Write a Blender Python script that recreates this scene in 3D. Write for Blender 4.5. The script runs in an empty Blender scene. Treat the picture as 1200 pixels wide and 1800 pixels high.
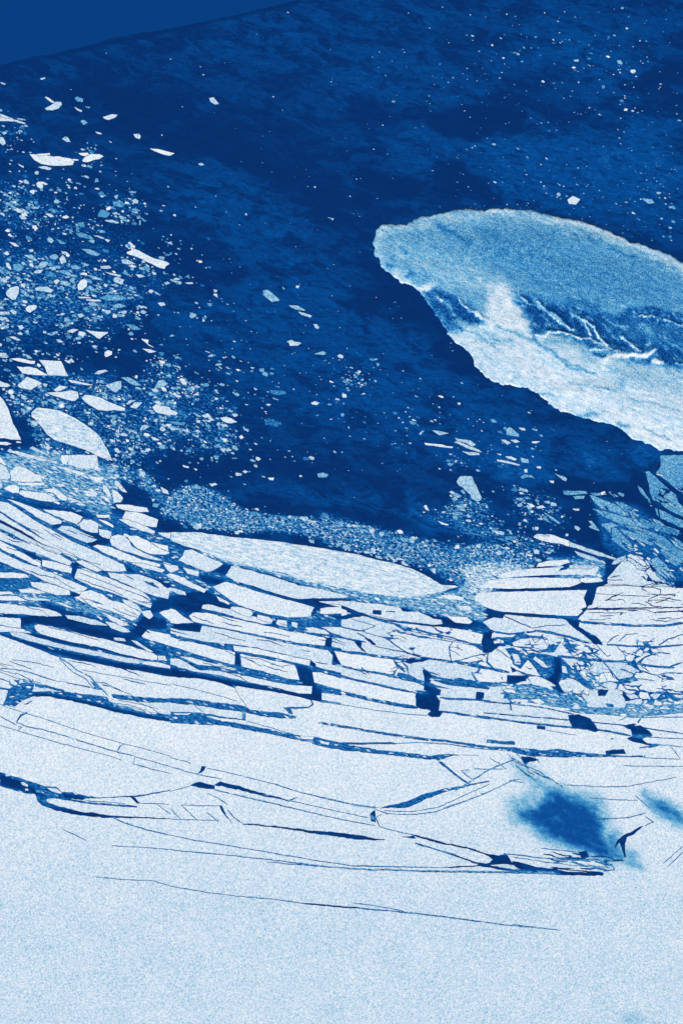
import bpy, math, random
import numpy as np
from mathutils.geometry import delaunay_2d_cdt
from mathutils import Vector

# ------------------------------------------------------------------ camera, sky, sun, exposure
random.seed(7); rng = np.random.default_rng(7)
SC = bpy.context.scene
cam_data = bpy.data.cameras.new("camera")
cam = bpy.data.objects.new("camera", cam_data); SC.collection.objects.link(cam)
CAM_H = 6000.0                       # looking straight down from 6 km
cam.location = (0, 0, CAM_H); cam.rotation_euler = (0, 0, 0)
cam_data.sensor_fit = 'VERTICAL'; cam_data.sensor_height = 36; cam_data.lens = 18.0 / (900.0 / CAM_H)
cam_data.clip_start = 10; cam_data.clip_end = 40000
SC.camera = cam
SUN_EL, SUN_AZ = 48.0, 205.0         # azimuth clockwise from +Y (top of the frame)
world = bpy.data.worlds.new("World"); SC.world = world; world.use_nodes = True
wn = world.node_tree
sky = wn.nodes.new('ShaderNodeTexSky'); sky.sky_type = 'NISHITA'; sky.sun_disc = False
sky.sun_elevation = math.radians(SUN_EL); sky.sun_rotation = math.radians(SUN_AZ)
bg = wn.nodes['Background']; bg.inputs['Strength'].default_value = 0.05
wn.links.new(sky.outputs[0], bg.inputs['Color'])
sun_data = bpy.data.lights.new("sun", 'SUN'); sun_data.energy = 4.4; sun_data.angle = math.radians(0.5)
sun_data.color = (0.97, 0.945, 0.90)
sun = bpy.data.objects.new("sun", sun_data); SC.collection.objects.link(sun)
_a, _e = math.radians(SUN_AZ), math.radians(SUN_EL)
_d = Vector((math.sin(_a) * math.cos(_e), math.cos(_a) * math.cos(_e), math.sin(_e)))
sun.rotation_euler = _d.to_track_quat('Z', 'Y').to_euler()
SC.view_settings.view_transform = 'Standard'; SC.view_settings.look = 'None'
SC.view_settings.exposure = 0.0; SC.view_settings.gamma = 1.0; SC.view_settings.use_curve_mapping = False

DATA = """
T 0 0 1
X -60,1111 0,1116.5 37.5,1130 75,1144 105,1156 120,1157 140,1161 175,1167 212,1175 250,1180 300,1190 337,1192 350,1192 390,1201 412,1210 417,1206 475,1215 525,1225 542,1230 552,1231 565,1235 600,1237 600,1070 620,1078 645,1080 672,1087 710,1093 750,1097 780,1099 800,1102 850,1116 868,1113 848,1093 867,1085 883,1087 887,1080 933,1085 987,1088 1013,1096 1016,1084 1030,1066 1040,1063 1048,1033 1066,1026 1067,1017 1100,978 1110,971 1127,980 1137,987 1146,998 1153,1013 1180,1031 1200,1033 1260,1035 1260,1860 -60,1860
T 300 800 4
W@.82 -30,548 0,545 100,543 220,545 300,560 400,572 600,590 800,615 1000,645 1200,678 1320,700 1440,735 1560,760 1700,800 1800,850 1900,910 2030,922 1900,960 1750,990 1640,1000 1500,985 1350,965 1200,932 1050,908 930,878 800,828 650,803 500,768 350,728 200,668 100,638 0,598
T 0 800 4
W 430,0 485,0 487,30 470,65 445,62 432,35
W 487,0 680,0 695,60 712,122 620,105 540,85 480,65 490,30
W 400,82 440,80 560,115 700,150 740,160 700,185 620,165 520,125 440,95
W 0,60 45,85 70,130 72,160 40,170 0,165
W 0,10 35,45 50,75 0,52
W 75,110 120,75 180,90 250,130 320,155 315,180 190,190 80,180
W 130,195 310,195 315,210 230,215 130,208
W 30,235 60,212 110,210 137,225 135,265 90,265
W 0,195 15,195 20,225 0,235
W 135,270 145,248 220,255 330,270 385,300 395,320 360,328 280,318 180,295
W 300,240 380,235 420,250 470,290 560,320 610,360 560,350 480,330 420,310 385,270
W 430,240 520,262 555,285 530,285
W 400,205 440,200 465,215 430,225
W 580,240 610,225 650,235 690,270 675,290 620,290 590,275
W 722,210 750,215 780,270 788,310 760,285 730,250
W 780,160 820,165 850,205 897,265 860,255 820,220
W 790,240 830,260 870,300 850,330 800,335
W 725,285 770,310 775,328 745,322
W 700,305 745,340 750,352 715,335
W 150,0 240,0 400,45 415,62 280,30
W 700,0 780,0 795,25 760,38 715,15
W 0,325 60,335 110,365 230,450 340,515 500,600 700,690 870,770 890,815 850,818 740,815 640,760 450,665 330,600 200,510 80,440 0,390
W 50,305 150,335 250,375 370,430 440,465 430,482 365,490 270,440 150,360
W 300,380 400,390 500,400 585,435 560,470 530,480 450,450 340,405
W 555,480 590,452 640,455 690,480 690,545 640,545 570,515
W 405,522 440,495 510,505 600,550 690,590 655,612 610,615 500,570
W 695,520 760,525 785,540 775,590 720,575 700,560
W 675,420 770,420 775,440 690,440
W 690,450 750,462 800,495 800,515 740,485
W 775,600 785,570 830,555 880,570 910,600 925,640 960,660 1050,700 1145,740 1100,740 960,700 850,665 790,635
W 895,570 960,565 1000,585 1060,610 1180,640 1190,690 1160,700 1060,695 960,650 915,600
W 655,640 690,628 780,645 900,695 1000,735 1130,765 1130,782 1000,770 850,735 720,680
W 920,760 1000,760 1100,785 1160,810 1140,825 1000,790
W 815,345 900,350 1035,370 1050,400 980,400 880,385 830,370
W 885,395 960,400 1050,430 1115,455 1100,505 1020,500 860,445
W 835,450 900,455 1000,490 1090,535 1090,552 1010,535 900,490
W 1110,545 1200,545 1200,590 1150,575
W 1145,750 1200,765 1200,815 1170,795
W 0,405 70,450 200,530 350,615 460,670 545,718 540,735 460,700 300,620 150,530 0,450
W 0,475 100,525 230,595 330,640 420,665 440,690 400,700 250,640 110,565 0,515
W 0,535 100,590 210,615 380,680 480,735 510,750 490,775 440,760 290,700 150,650 0,590
W 0,600 100,650 160,690 240,725 290,745 290,780 240,770 120,710 0,655
W 300,735 380,750 505,785 505,830 450,820 300,780
W 0,675 80,715 200,770 310,800 420,850 500,885 580,920 620,935 560,975 480,945 300,875 210,830 100,790 0,745
W 530,745 580,738 640,765 720,810 690,820 600,785
W 545,800 600,795 700,835 850,900 1000,960 1050,1000 1070,1045 1060,1075 960,1035 800,970 650,925 525,865
W 760,825 850,835 960,835 1040,860 1130,900 1195,950 1185,1010 1100,995 1000,960 900,910 780,860
D 1000,885 1080,900 1130,940 1060,920
C 2 560,825 700,880 850,935 1050,1010
C 2 550,865 650,905 800,955 870,990
W 0,825 100,825 190,840 210,860 100,865 0,865
W 215,890 340,900 490,950 495,980 400,985 300,955 225,920
W 135,945 210,935 270,950 330,965 280,975 150,965
W 580,960 640,950 720,975 760,1005 800,1025 900,1050 990,1110 970,1145 930,1165 830,1120 700,1085 600,1040 520,1000 560,990
W 860,1010 960,1045 1010,1105 960,1085 880,1045
W 0,958 80,960 100,975 0,980
W 0,990 100,992 330,1010 365,1022 200,1025 0,1020
W 0,1040 130,1055 300,1075 400,1100 440,1130 340,1135 180,1120 0,1110
W 380,1030 440,1040 530,1080 480,1070
W 460,1125 560,1130 700,1170 760,1200 640,1190 480,1150
W 715,1105 800,1135 900,1180 920,1195 850,1200 780,1160
W 1120,1105 1200,1080 1210,1080 1210,1178 1160,1140
N 1080,1020 1200,990 1200,1080 1120,1100 1010,1130 1060,1075
N 600,615 690,590 770,600 770,625 690,630 650,650
N 370,490 450,480 400,515
N 510,750 560,735 570,760 545,800 520,860 505,840
N 150,670 240,690 300,740 290,750 180,695
N 890,770 960,830 1080,860 1200,900 1200,940 1090,890 960,835 890,820
N 700,815 760,810 750,835
N 480,975 570,960 600,975 520,1000
N 0,290 60,300 200,330 400,370 560,400 650,440 600,440 480,400 300,375 150,330 40,310
N 560,480 700,560 780,590 770,610 600,560
N 0,400 100,470 330,620 460,690 440,690 200,590 0,475
N 250,1090 450,1130 700,1180 900,1200 400,1200 200,1150
N 1020,320 1160,380 1200,420 1120,530 1110,440 1040,400
T 0 1060 4
W 0,100 145,108 150,175 60,165 0,150
W 740,130 800,140 900,180 920,205 860,205 780,175
W 0,158 60,170 150,180 210,200 225,215 130,205 70,200 0,205
W 70,205 140,205 260,240 370,270 480,300 640,330 800,365 980,400 985,425 900,420 700,375 500,335 350,300 200,265 90,230
W 240,160 270,150 360,165 480,195 600,225 700,245 850,285 960,315 1080,355 1110,370 1105,400 1000,390 850,355 700,310 560,285 420,255 290,215 250,185
C 2 340,168 500,205 600,235 700,262
W 1000,60 1060,50 1080,90 1050,115 1010,85
W 1000,232 1035,190 1200,225 1200,300 1100,270 1010,245
W 1010,410 1110,415 1200,440 1200,460 1000,430
W 1110,370 1160,370 1175,405 1115,400
W 800,240 880,250 885,270 810,262
W 920,262 960,265 1080,345 1040,340
Z shelfbits
D 170,650 210,620 330,622 460,620 600,640 760,660 770,690 820,710 950,750 1200,785 1200,838 950,795 820,770 700,735 560,700 440,675 330,660 230,655 160,690
D 780,640 900,650 1060,665 1200,672 1200,700 1050,700 900,685 800,670
D 150,560 250,560 230,620 200,650 160,690 100,730 20,715 50,660 60,600
D 0,590 60,598 60,610 0,605
C 8 420,385 500,430 540,470 640,520 680,570 720,605 760,650
C 6 420,390 470,440 520,490 600,530 660,600 720,610
D 640,545 690,570 720,608 670,600
C 8 720,575 790,590 870,625
C 4 870,625 930,645
C 8 0,462 100,465 200,485 260,505 340,530 400,550
C 4 400,550 470,555
C 9 470,560 520,570 620,590 720,607
C 4 0,485 100,520 200,550 300,575
D 250,565 360,585 460,610 450,622 330,600 250,590
C 8 0,530 80,560
C 2 580,470 800,510 1000,545 1200,580
C 2 0,425 100,445
C 3 0,710 80,740 160,770 200,780 350,825 500,880 700,940 870,990 1000,1020 1200,1075
C 15 190,770 150,790 120,832
C 8 120,840 200,872 300,890 450,930 600,980 780,1035 950,1078
C 6 0,795 60,825 120,860
C 3 160,868 130,900
C 9 875,993 845,1005 822,1040
C 5 950,1080 942,1130
C 2.5 942,1130 1060,1165 1200,1198
C 2 0,860 120,895 
C 5 120,895 250,935 420,985 560,1020
C 3 560,1020 750,1070 860,1105
C 2 950,1080 1200,1150
C 3 830,680 1000,715 1110,745
C 3 800,710 900,730 1080,770
N 1000,100 1060,90 1170,120 1170,180 1040,180 1000,240 900,260 860,235 930,190
N 0,60 150,95 240,90 480,130 620,170 800,210 900,250 880,265 700,235 480,180 250,140 150,165 150,105 0,95
N 60,200 250,235 500,295 700,325 850,365 990,400 1060,400 850,350 700,310 500,275 250,215
N 0,210 200,270 480,350 700,390 850,425 1200,468 1200,505 850,455 560,400 300,325 0,220
N 180,650 460,680 700,735 820,770 1200,840 1200,815 820,745 700,710 460,660 300,630 200,640
T 300 960 4
W 55,100 85,70 100,30 150,25 240,65 370,125 290,175 250,180 150,140
X 385,205 430,140 560,170 720,215 900,275 1050,300 1200,335 1245,352 1245,362 1050,365 900,372 780,345 600,285 450,245
W 295,285 390,250 520,290 700,345 850,385 1010,430 990,460 985,490 930,500 830,500 700,480 550,440 450,400 340,320
W 225,415 260,410 400,440 520,480 640,510 700,525 715,545 640,545 500,510 350,465 220,440
W 425,425 500,430 560,450 580,470 560,498 480,475 420,445
W 610,480 700,505 720,520 710,540 650,525 605,510
W 750,515 810,525 820,570 770,560 740,545
W 850,530 890,540 890,575 850,565
W 130,490 160,465 250,470 400,500 600,545 800,585 950,615 1080,645 1100,660 1080,700 900,680 700,640 500,600 350,570 160,530
X 0,440 30,445 90,495 165,540 50,545 0,540
X 0,575 60,590 210,605 220,560 350,580 600,635 800,680 1000,715 1110,735 1140,770 1130,830 1030,832 980,800 800,758 600,713 440,690 240,670 100,640 0,610
W 440,700 600,720 800,765 980,804 975,840 860,815 700,775 520,745 450,735
X 1022,812 1140,832 1200,847 1200,890 1110,870 1022,845
X 0,640 100,665 230,690 330,720 455,745 450,830 380,820 200,765 80,725 0,700
W 490,760 600,780 700,800 860,830 880,850 905,940 820,930 650,880 500,845
X 0,790 60,790 130,830 200,870 350,880 500,905 700,950 860,980 995,985 990,1040 900,1035 700,985 500,945 350,910 200,885 80,860 0,830
W 60,770 130,780 280,820 420,850 470,870 340,850 180,830
X 995,885 1060,890 1200,930 1200,1010 1100,985 1010,960
X 1060,1030 1200,1050 1200,1100 1060,1080
X 1130,640 1200,650 1200,720 1130,705
X 1150,735 1200,745 1200,830 1180,800 1160,760
X 1050,440 1090,430 1200,430 1200,475 1050,475
X 1060,385 1200,400 1200,430 1090,405
W 945,575 1000,570 1080,590 1120,620 1080,620 980,605
X 1060,565 1200,565 1200,630 1130,610
X 0,190 60,210 160,260 250,305 240,325 160,300 80,265 0,225 -34,204
X 0,130 50,140 60,165 0,185 -26,160
W 90,150 200,180 195,210 120,190
X 0,290 100,320 110,345 50,335 0,310 -30,296
W 320,350 420,400 410,410 340,385
N 0,350 250,310 430,410 420,445 230,410 210,460 100,470 0,430
N 200,200 370,240 340,275 230,260
N 370,130 425,145 380,200 300,180
N 0,540 210,545 210,605 0,580
N 880,830 990,870 1060,1085 980,1080 910,945
N 0,850 200,905 450,950 700,990 1000,1050 1060,1085 970,1085 700,1025 450,1000 150,930 0,915
N 455,740 480,760 495,850 455,835
N 980,800 1022,812 1025,850 980,845
N 1090,650 1130,640 1130,710 1085,700
N 1120,740 1150,740 1195,830 1150,825
N 580,465 608,480 605,510 575,500
N 715,515 740,540 740,555 700,545
N 900,372 1000,368 1100,400 1050,430 990,490 980,470 1010,430 920,400
Z
D 850,0 850,0
C 12 985,1085 1000,1110 970,1132 880,1138 810,1135
D 805,1135 840,1140 850,1175 820,1165
D 0,1065 150,1075 300,1095 470,1115 530,1125 560,1150 760,1170 880,1195 880,1215 700,1205 560,1180 500,1165 300,1140 150,1115 0,1105
C 4 450,990 480,1050 530,1120
C 7 515,1160 510,1200
C 2 0,970 150,1000 300,1040 470,1090
T 560 900 4
W 0,628 100,625 220,625 400,645 520,660 560,670 620,700 700,700 760,725 800,750 860,760 870,788 800,793 700,778 560,763 400,733 290,705 150,650 60,645
DN 380,690 440,690 440,725 380,715
DN 565,665 630,680 630,700 590,700
C 6 475,697 540,702
W 900,730 1040,740 1080,770 1060,785 960,780
W 850,585 960,585 1020,600 1010,620 900,610
W 970,655 1060,665 1080,690 1000,690
C 12 200,700 300,720 450,760 600,778 760,795 880,803 1000,818 1150,853
C 10 200,715 330,730 450,770 520,785 640,815 760,845 900,875 1000,905 1100,935
D 500,775 560,790 680,830 600,838
C 14 560,845 640,855 700,875 780,885
C 3 780,885 900,905 1000,920 1100,940
C 4 620,830 700,850 850,880 1000,912
C 9 940,915 915,945 920,990 930,1045
C 6 930,1050 1000,1040 1080,1015 1150,1000 1200,995
C 9 450,880 500,905 560,950 620,990 720,1020
C 17 720,1022 850,1040 1000,1065 1100,1085 1200,1100
C 4 330,850 450,880 560,888
D 430,876 560,886 500,897
C 8 270,850 330,880 400,930
DN 320,880 360,890 405,935 370,930
C 6 400,945 500,965 600,985 720,1010
C 4 120,790 200,815 300,840 400,800 330,780 230,755
DN 160,730 200,720 310,720 300,735 180,755 100,755 100,730
C 8 0,800 150,805 250,830 320,840
C 13 0,860 60,875 160,880 240,900 330,915
DN 55,880 95,885 90,950 45,945
DN 240,900 300,910 300,950 340,990 310,980 270,940
C 18 0,950 100,965 200,985 330,1000 450,1020 560,1035 720,1040
DN 640,1025 740,1020 780,1040 640,1065 580,1050
C 14 100,985 115,1050 150,1080
C 14 150,1080 250,1105 400,1130 480,1145 560,1165
C 15 530,1045 550,1080 600,1120
C 10 590,1060 620,1090 630,1140
C 8 730,1090 760,1120 850,1150
DN 730,1100 800,1150 780,1200 740,1200
C 7 1075,1130 1120,1190
DN 1150,860 1200,850 1200,990 1160,990 1140,920
DN 800,730 880,740 960,780 1020,790 1000,800 870,795 860,755
D 1060,920 1180,930 1180,985 1130,970
C 10 960,780 1060,800 1150,820 1200,830
T 560 1120 4
D 560,245 640,265 720,300 840,340 930,365 780,350 740,345 700,325 600,300 540,285
D 740,210 800,270 900,290 1050,310 1200,330 1200,370 1050,350 920,340 820,310 760,290
DN 1110,380 1165,390 1160,435 1100,435
DN 680,400 820,400 850,450 845,515 870,530 850,565 790,560 760,545 790,520 700,500 680,480
DN 740,330 860,370 850,410 800,405 740,370
D 640,380 700,370 830,395 690,405
C 16 0,225 100,255 250,300 400,330 500,355 650,385
C 24 0,350 100,375 250,410 400,445 550,475 690,495
DN 0,360 20,370 20,450 0,450
C 5 30,455 200,480 350,505 450,520 620,540 760,550
C 17 0,600 150,625 350,660 550,690 750,720 900,730 1050,755 1200,775
C 14 150,745 300,748 420,745 550,748
C 7 550,748 700,740 900,750 1000,765 1200,790
C 28 0,745 100,765 200,780 400,805 600,825 800,850
C 10 0,712 100,735 150,745
D 740,850 820,825 900,820 1000,826 900,845 860,865
C 2 1000,828 1120,832
C 14 830,860 900,915 1000,995 1060,1035
C 4 1005,940 1050,980 1085,1000
D 480,1185 600,1160 720,1110 860,1070 1060,1035 1200,1005 1200,1015 1050,1050 900,1085 780,1130 700,1165 620,1200 420,1202
C 4 0,1120 120,1145 260,1185 420,1200
C 4 880,1200 1000,1160 1110,1120 1200,1080
C 14 850,425 950,435 1100,440 1200,450
C 12 850,520 1000,540 1200,575
T 800 900 3
W 95,450 120,428 200,420 400,418 600,412 690,412 695,440 675,460 690,500 665,510 675,535 640,548 560,546 400,535 250,525 180,510 120,475
W 140,385 170,360 260,350 400,345 600,348 650,350 660,375 600,396 450,400 300,403 200,403 150,400
W 225,330 300,310 400,298 560,290 600,290 740,280 755,290 735,333 600,330 450,333 300,343 240,345
DN 560,265 620,270 610,290 560,310 540,315 560,290
W 425,290 440,270 500,255 590,252 605,265 550,280
W 410,130 430,117 500,117 580,145 660,180 780,215 845,243 820,247 700,215 560,170 450,150
W 650,350 760,345 780,365 700,375 660,370
W@.8 800,350 900,235 930,215 980,240 1010,260 1040,300 1060,340 1140,393 1050,392 900,383 800,380
W@.55 1010,258 1060,235 1110,280 1160,350 1145,392 1100,368 1062,338 1040,298
DN 675,455 690,420 720,385 790,360 800,380 745,400 740,430 715,490 690,500
C 10 700,490 680,520 650,550 635,580
DN 570,558 660,570 650,600 690,630 750,660 780,700 730,700 690,660 610,600
C 13 660,580 800,590 950,600 1100,600 1200,585
C 6 1050,530 1200,520
C 3 745,390 900,388 1050,400
C 4 1050,402 1080,410 1075,435 1020,460
C 3 740,430 900,440 1020,445
C 5 1000,470 1040,495
C 2 700,515 1000,515 1060,535
C 2 700,530 900,532
DN 1020,265 1060,310 1040,320 1025,290
C 7 1050,310 1100,350 1150,390
DN 1150,370 1200,360 1200,400 1160,400
C 10 800,700 900,705 1050,712 1200,700
C 6 1070,700 1120,670 1200,645
C 5 860,680 900,645 960,640
C 5 800,690 830,660 860,650
C 4 1000,700 1050,665
C 13 420,625 500,635 600,660 700,690
C 4 410,610 480,600 580,595
C 5 260,550 340,585 410,615
C 10 150,620 280,645 420,630
C 12 540,760 640,770 780,785 900,790 1050,815 1150,820
C 7 950,800 1000,765 1070,740 1130,745
C 9 1130,815 1200,790
C 5 1050,860 1110,848 1200,850
C 5 920,880 980,880 1050,890
C 7 720,740 780,790 830,850 880,910 900,935
C 8 900,935 1050,955 1200,960
C 4 560,690 620,760
C 4 590,700 650,760
C 4 740,700 800,760
C 4 850,710 900,760
C 7 900,790 960,830 1050,860
C 4 980,810 1020,840
C 4 640,790 660,830 650,850
C 4 640,600 700,640
D 400,740 480,750 560,770 620,830 700,890 760,940 740,960 620,880 560,870 540,910 570,950 520,940 460,880 400,800 360,760
DN 520,765 555,770 560,840 540,900 580,960 540,950 480,880 520,850
X 420,760 460,790 490,822 460,815 410,775
X 560,810 580,815 590,850 565,845
DN 750,935 810,935 790,970 750,970
DN 880,945 930,990 900,1000 880,970
DN 290,812 330,840 300,848
DN 150,640 200,620 190,660 240,700 190,740 140,740 165,690
D 195,660 300,660 330,640 480,660 500,700 560,680 520,740 430,740 380,720 300,710 200,710
X 300,690 340,670 400,665 470,665 500,680 480,720 430,730 380,710 310,708
X 200,680 250,676 255,690 205,694
C 3 400,660 420,690 460,660 480,700
C 9 170,750 165,790 210,835
C 14 0,790 100,805 200,830 280,845
DN 270,860 380,865 370,890 290,910 270,900
C 9 85,850 115,895
C 10 330,840 400,865 460,870 540,910
D 360,740 380,780 340,830 300,800 290,760 260,720 300,715
X 295,745 330,750 345,790 312,790
C 4 220,720 270,760 310,780
C 20 0,880 100,900 200,910 280,905
D 300,910 400,905 560,950 620,960 680,1010 720,1020 760,1010 940,1010 1000,1050 1060,1020 1200,1010 1200,1060 1080,1070 960,1080 800,1070 640,1060 520,1030 420,1010 330,1000
X 380,872 430,865 500,895 530,920 450,915 400,895
X 560,885 620,900 600,910 560,900
X 580,940 620,920 750,935 745,970 640,975
X 800,965 830,945 870,950 880,980 840,975
X 680,1010 790,1012 800,1030 700,1028
X 830,1010 900,1010 890,1030 835,1030
X 300,985 380,990 380,1010 310,1005
X 390,990 440,985 470,1005 440,1015
X 900,1085 960,1080 970,1105 920,1110
X 500,1025 600,1035 600,1045 520,1040
DN 110,950 150,950 140,990 105,985
C 8 150,1000 300,1010 450,1030 620,1065
DN 590,1070 650,1065 710,1090 755,1150 740,1160 610,1130
C 10 0,1065 150,1080 350,1110 600,1135 800,1155 920,1180
DN 430,1125 475,1130 475,1150 430,1145
C 9 940,1010 1030,1050 980,1080 960,1110
C 5 860,1100 900,1080 980,1085 1060,1080 1200,1080
C 3 690,830 740,850 780,850 800,890 770,910 720,890 690,830
C 3 720,850 740,890 725,920
C 3 760,860 750,900
C 3 650,850 700,880 740,940
T 900 1260 4
C 6 850,135 1000,145 1200,155
C 3 238,95 450,130
DN 770,60 850,45 900,60 960,100 985,135 930,145 915,155 950,185 1050,195 1000,215 890,225 895,215 970,205 850,180 800,150 840,135 830,90
DN 680,160 710,145 705,160
C 5 985,195 1100,200 1200,212
C 5 1100,200 1140,240 1178,295
D 0,215 120,225 230,235 310,225 450,245 650,265 800,275 935,272 935,288 650,282 400,285 150,280 30,255 0,250
DN 650,238 780,225 800,260 660,268
C 3 935,288 1170,298
C 2 780,345 1200,348
DN 60,278 130,278 190,305 110,320 95,345 75,320
C 8 0,290 50,320 110,360 200,410 290,450 350,490
C 5 100,345 180,380 270,440
C 4 360,480 500,485 650,492 820,488
C 2 820,488 950,460 1150,425
C 3 540,570 700,580 880,588
C 5 600,718 700,715 820,708 940,675
C 5 860,550 960,640
C 5 930,700 990,740 930,765
DN 920,762 895,790 850,826 805,846 792,890 793,950 800,990 785,980 765,920 752,885 725,915 708,940 735,868 775,832 840,803 890,772
P .72 240,480 340,490 420,550 540,560 600,620 640,740 690,860 720,950 690,980 560,950 400,910 240,870 150,800 30,720 20,650 120,620 200,570
P 1 300,760 420,780 560,870 700,940 780,990 700,990 560,950 420,900 250,840
P .6 800,930 850,950 870,1010 920,1070 880,1050 810,1010
P .8 930,540 980,560 1060,600 1140,640 1200,670 1200,750 1120,720 1020,670 960,610
P .3 0,290 100,350 250,420 340,490 280,500 180,450 80,400 0,340
D 0,1010 150,1050 300,1070 500,1080 640,1090 640,1115 400,1110 100,1095 60,1060 0,1040
X 80,1068 150,1068 190,1080 130,1085
X 200,1055 400,1082 560,1095 380,1088
C 3 0,965 150,985 300,1000 480,1010 700,1010
DN 460,950 520,940 540,985 490,1000
DN 620,1005 760,1000 790,1010 640,1020
C 3 200,925 450,950
C 4 0,985 300,1030 600,1060
C 5 1090,1050 1150,1000 1200,950
C 2 1060,1030 1200,905
C 6 600,1010 700,1040 715,1075 640,1085
C 4 540,990 620,1030 680,1060 500,1040
C 4 400,1020 520,1050 640,1075
T 0 1230 4
D 0,505 100,535 200,570 330,610 400,612 440,650 520,650 600,675 700,685 820,680 920,675 1000,668 1200,632 1200,640 1000,680 930,685 850,685 700,692 600,695 585,705 500,695 400,690 330,700 330,715 400,745 500,770 600,790 720,803 800,815 1000,825 1200,834 1200,840 1000,833 820,832 720,828 600,818 500,803 400,780 300,745 265,710 250,665 190,660 100,635 0,605
X 148,580 165,575 205,600 200,612 155,600
X 335,618 400,625 440,655 420,660 360,640
X 180,625 205,628 200,638 182,636
N 0,520 200,590 330,690 280,670 100,625 0,595
N 440,655 600,680 580,705 450,690
N 480,780 720,808 720,825 500,795
C 4 600,710 700,715 880,730
DN 910,680 940,680 995,728 965,732
C 4 995,728 1100,728 1190,735
C 2.5 1100,730 1200,805
C 6 800,830 870,865 1000,905 1100,930 1200,952
C 2 440,910 520,945 605,990
C 2 790,1025 950,1035 1200,1052
C 3 130,190 150,190 130,222
T 300 1220 3.3333
D 0,105 100,105 180,110 300,130 420,147 420,95 442,95 440,155 300,140 200,125 260,150 400,170 600,210 740,240 860,250 940,275 1000,290 1200,320 1200,342 1050,335 900,312 780,275 700,262 500,220 300,183 200,180 0,170
X 20,112 120,112 100,122 30,120
X 755,245 840,250 830,265 765,262
X 870,270 930,285 925,300 880,290
C 5 140,65 185,105
C 3 450,160 600,200 700,232
D 655,75 700,80 715,120 690,115
C 3 0,370 120,405
C 2 0,425 120,460 300,500
C 3 215,435 300,450 440,485 600,525
C 5 600,525 760,575 900,610 1050,645 1200,662
DN 180,420 210,423 195,450 165,470 153,468 175,445
DN 110,537 165,513 260,535 258,560 150,545
DN 260,530 290,512 400,540 560,585 690,620 750,595 700,630 600,610 450,575 300,540 265,540
C 6 258,562 400,595 600,640 760,680 900,712
C 4 900,712 1050,745 1200,770
C 2 0,570 110,540
C 5 215,580 280,610 333,648
C 2 690,622 900,670 1160,725
D 283,653 300,655 325,700 333,735 315,710
C 2.5 325,710 360,760
C 5 335,680 370,720 420,758
D 420,758 600,770 800,795 1000,812 1200,845 1200,858 1080,852 900,825 600,780 420,764
C 2 60,650 280,655
C 3 65,655 160,740
C 3 0,670 55,730
C 2 210,690 280,747
C 2 0,733 280,740
C 4 0,826 150,858 350,888 600,932 850,975 1060,1005 1200,1010
C 4 0,912 300,940 600,972 900,1008 1200,1033
C 3 -440,1072 -300,1085 -100,1095 0,1125 200,1160 400,1185 600,1200 800,1230
D 1165,700 1200,680 1200,755 1175,745
T 620 1320 3.3333
C 4 0,310 30,322 120,332
C 4 120,335 200,368 350,372 480,358 600,315 760,255 900,190 950,165
D 910,172 985,165 930,182
C 2 180,350 350,355 500,330 650,260 800,195
C 8 135,395 155,440
C 3 100,380 125,400 165,370
C 4 155,442 250,470 350,490
C 11 350,492 450,520 560,548
C 8 560,545 680,570 780,605 860,640
D 280,505 340,500 350,485 370,515
D 0,497 80,505 200,520 100,524 0,515
D 760,600 850,610 900,600 930,650 1000,680 1060,680 1200,690 1200,720 1010,712 940,670 870,660 800,670 600,685 480,685 600,675 740,668 800,655 820,635
C 5 0,672 200,678 500,682
C 6 0,688 120,698 200,694 400,705 700,710 1200,717
C 4 880,600 1000,615 1200,635
C 2 380,550 600,605
C 2 950,180 1000,185
C 2 630,115 720,105 880,105
C 3 800,40 860,75 900,108
C 4 635,120 710,175
C 7 40,922 200,935 400,955 600,980 750,1000
C 4 750,1000 900,1020 1060,1035 1200,1047
C 2 0,890 120,905 300,938
P .22 -560,2 -550,2 -550,4
T 900 1450 4
C 2 0,700 200,725 340,740
P .18 500,1180 600,1170 660,1260 640,1290 560,1230
P .36 760,1330 900,1350 1000,1400 760,1400
P .6 1130,0 1200,0 1200,15
T 0 0 1
D 858,1312 905,1313 905,1322 858,1318
D 855,1300 905,1303 905,1309 855,1306
C 4 840,1520 900,1530 975,1536 1050,1537
C 2.5 730,1482 780,1497 830,1515 860,1520
C 1.6 470,1515 620,1527 700,1530 900,1532 970,1534
C 3 60,1385 100,1402 160,1412 240,1418
C 2 800,1390 860,1352 905,1334
C 2 1030,1070 1200,1068
C 2.2 850,1253 960,1262 1100,1275 1200,1290
C 2.2 530,1588 640,1597
P .4 890,1330 925,1340 985,1385 1000,1400 960,1400 910,1370
P .35 880,1400 960,1375 1060,1390 1080,1450 1090,1500 980,1490 890,1450
P .6 1055,1455 1085,1462 1100,1505 1125,1525 1090,1512 1055,1490
T 1000 800 6
W@.44 955,0 1260,0 1260,460 1200,410 1130,360 1090,330 1040,280 905,190 960,120 965,50
W@.46 800,175 840,170 960,280 1050,360 1120,420 1150,500 1220,560 1220,650 1100,590 980,510 880,470 850,400 835,300
W@.5 715,320 760,350 790,400 840,460 880,540 850,540 830,470 790,440 750,400
W@.46 215,420 260,430 380,480 470,510 560,560 630,640 560,640 470,600 350,570 270,510
W@.5 480,490 560,500 640,540 740,640 720,650 640,640 560,580
W@.48 235,560 330,580 470,620 600,660 800,680 880,740 830,780 700,750 580,730 450,690 330,630
W@.42 900,560 1000,590 1100,650 1200,690 1200,770 1080,720 980,680 920,630
W@.45 860,700 960,740 1060,760 1160,800 1140,850 1020,820 900,780
W@.6 195,690 240,695 320,800 280,790 200,755 235,740
W@.5 450,760 500,770 570,850 650,920 680,1010 640,1025 540,960 445,890 445,810
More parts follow.
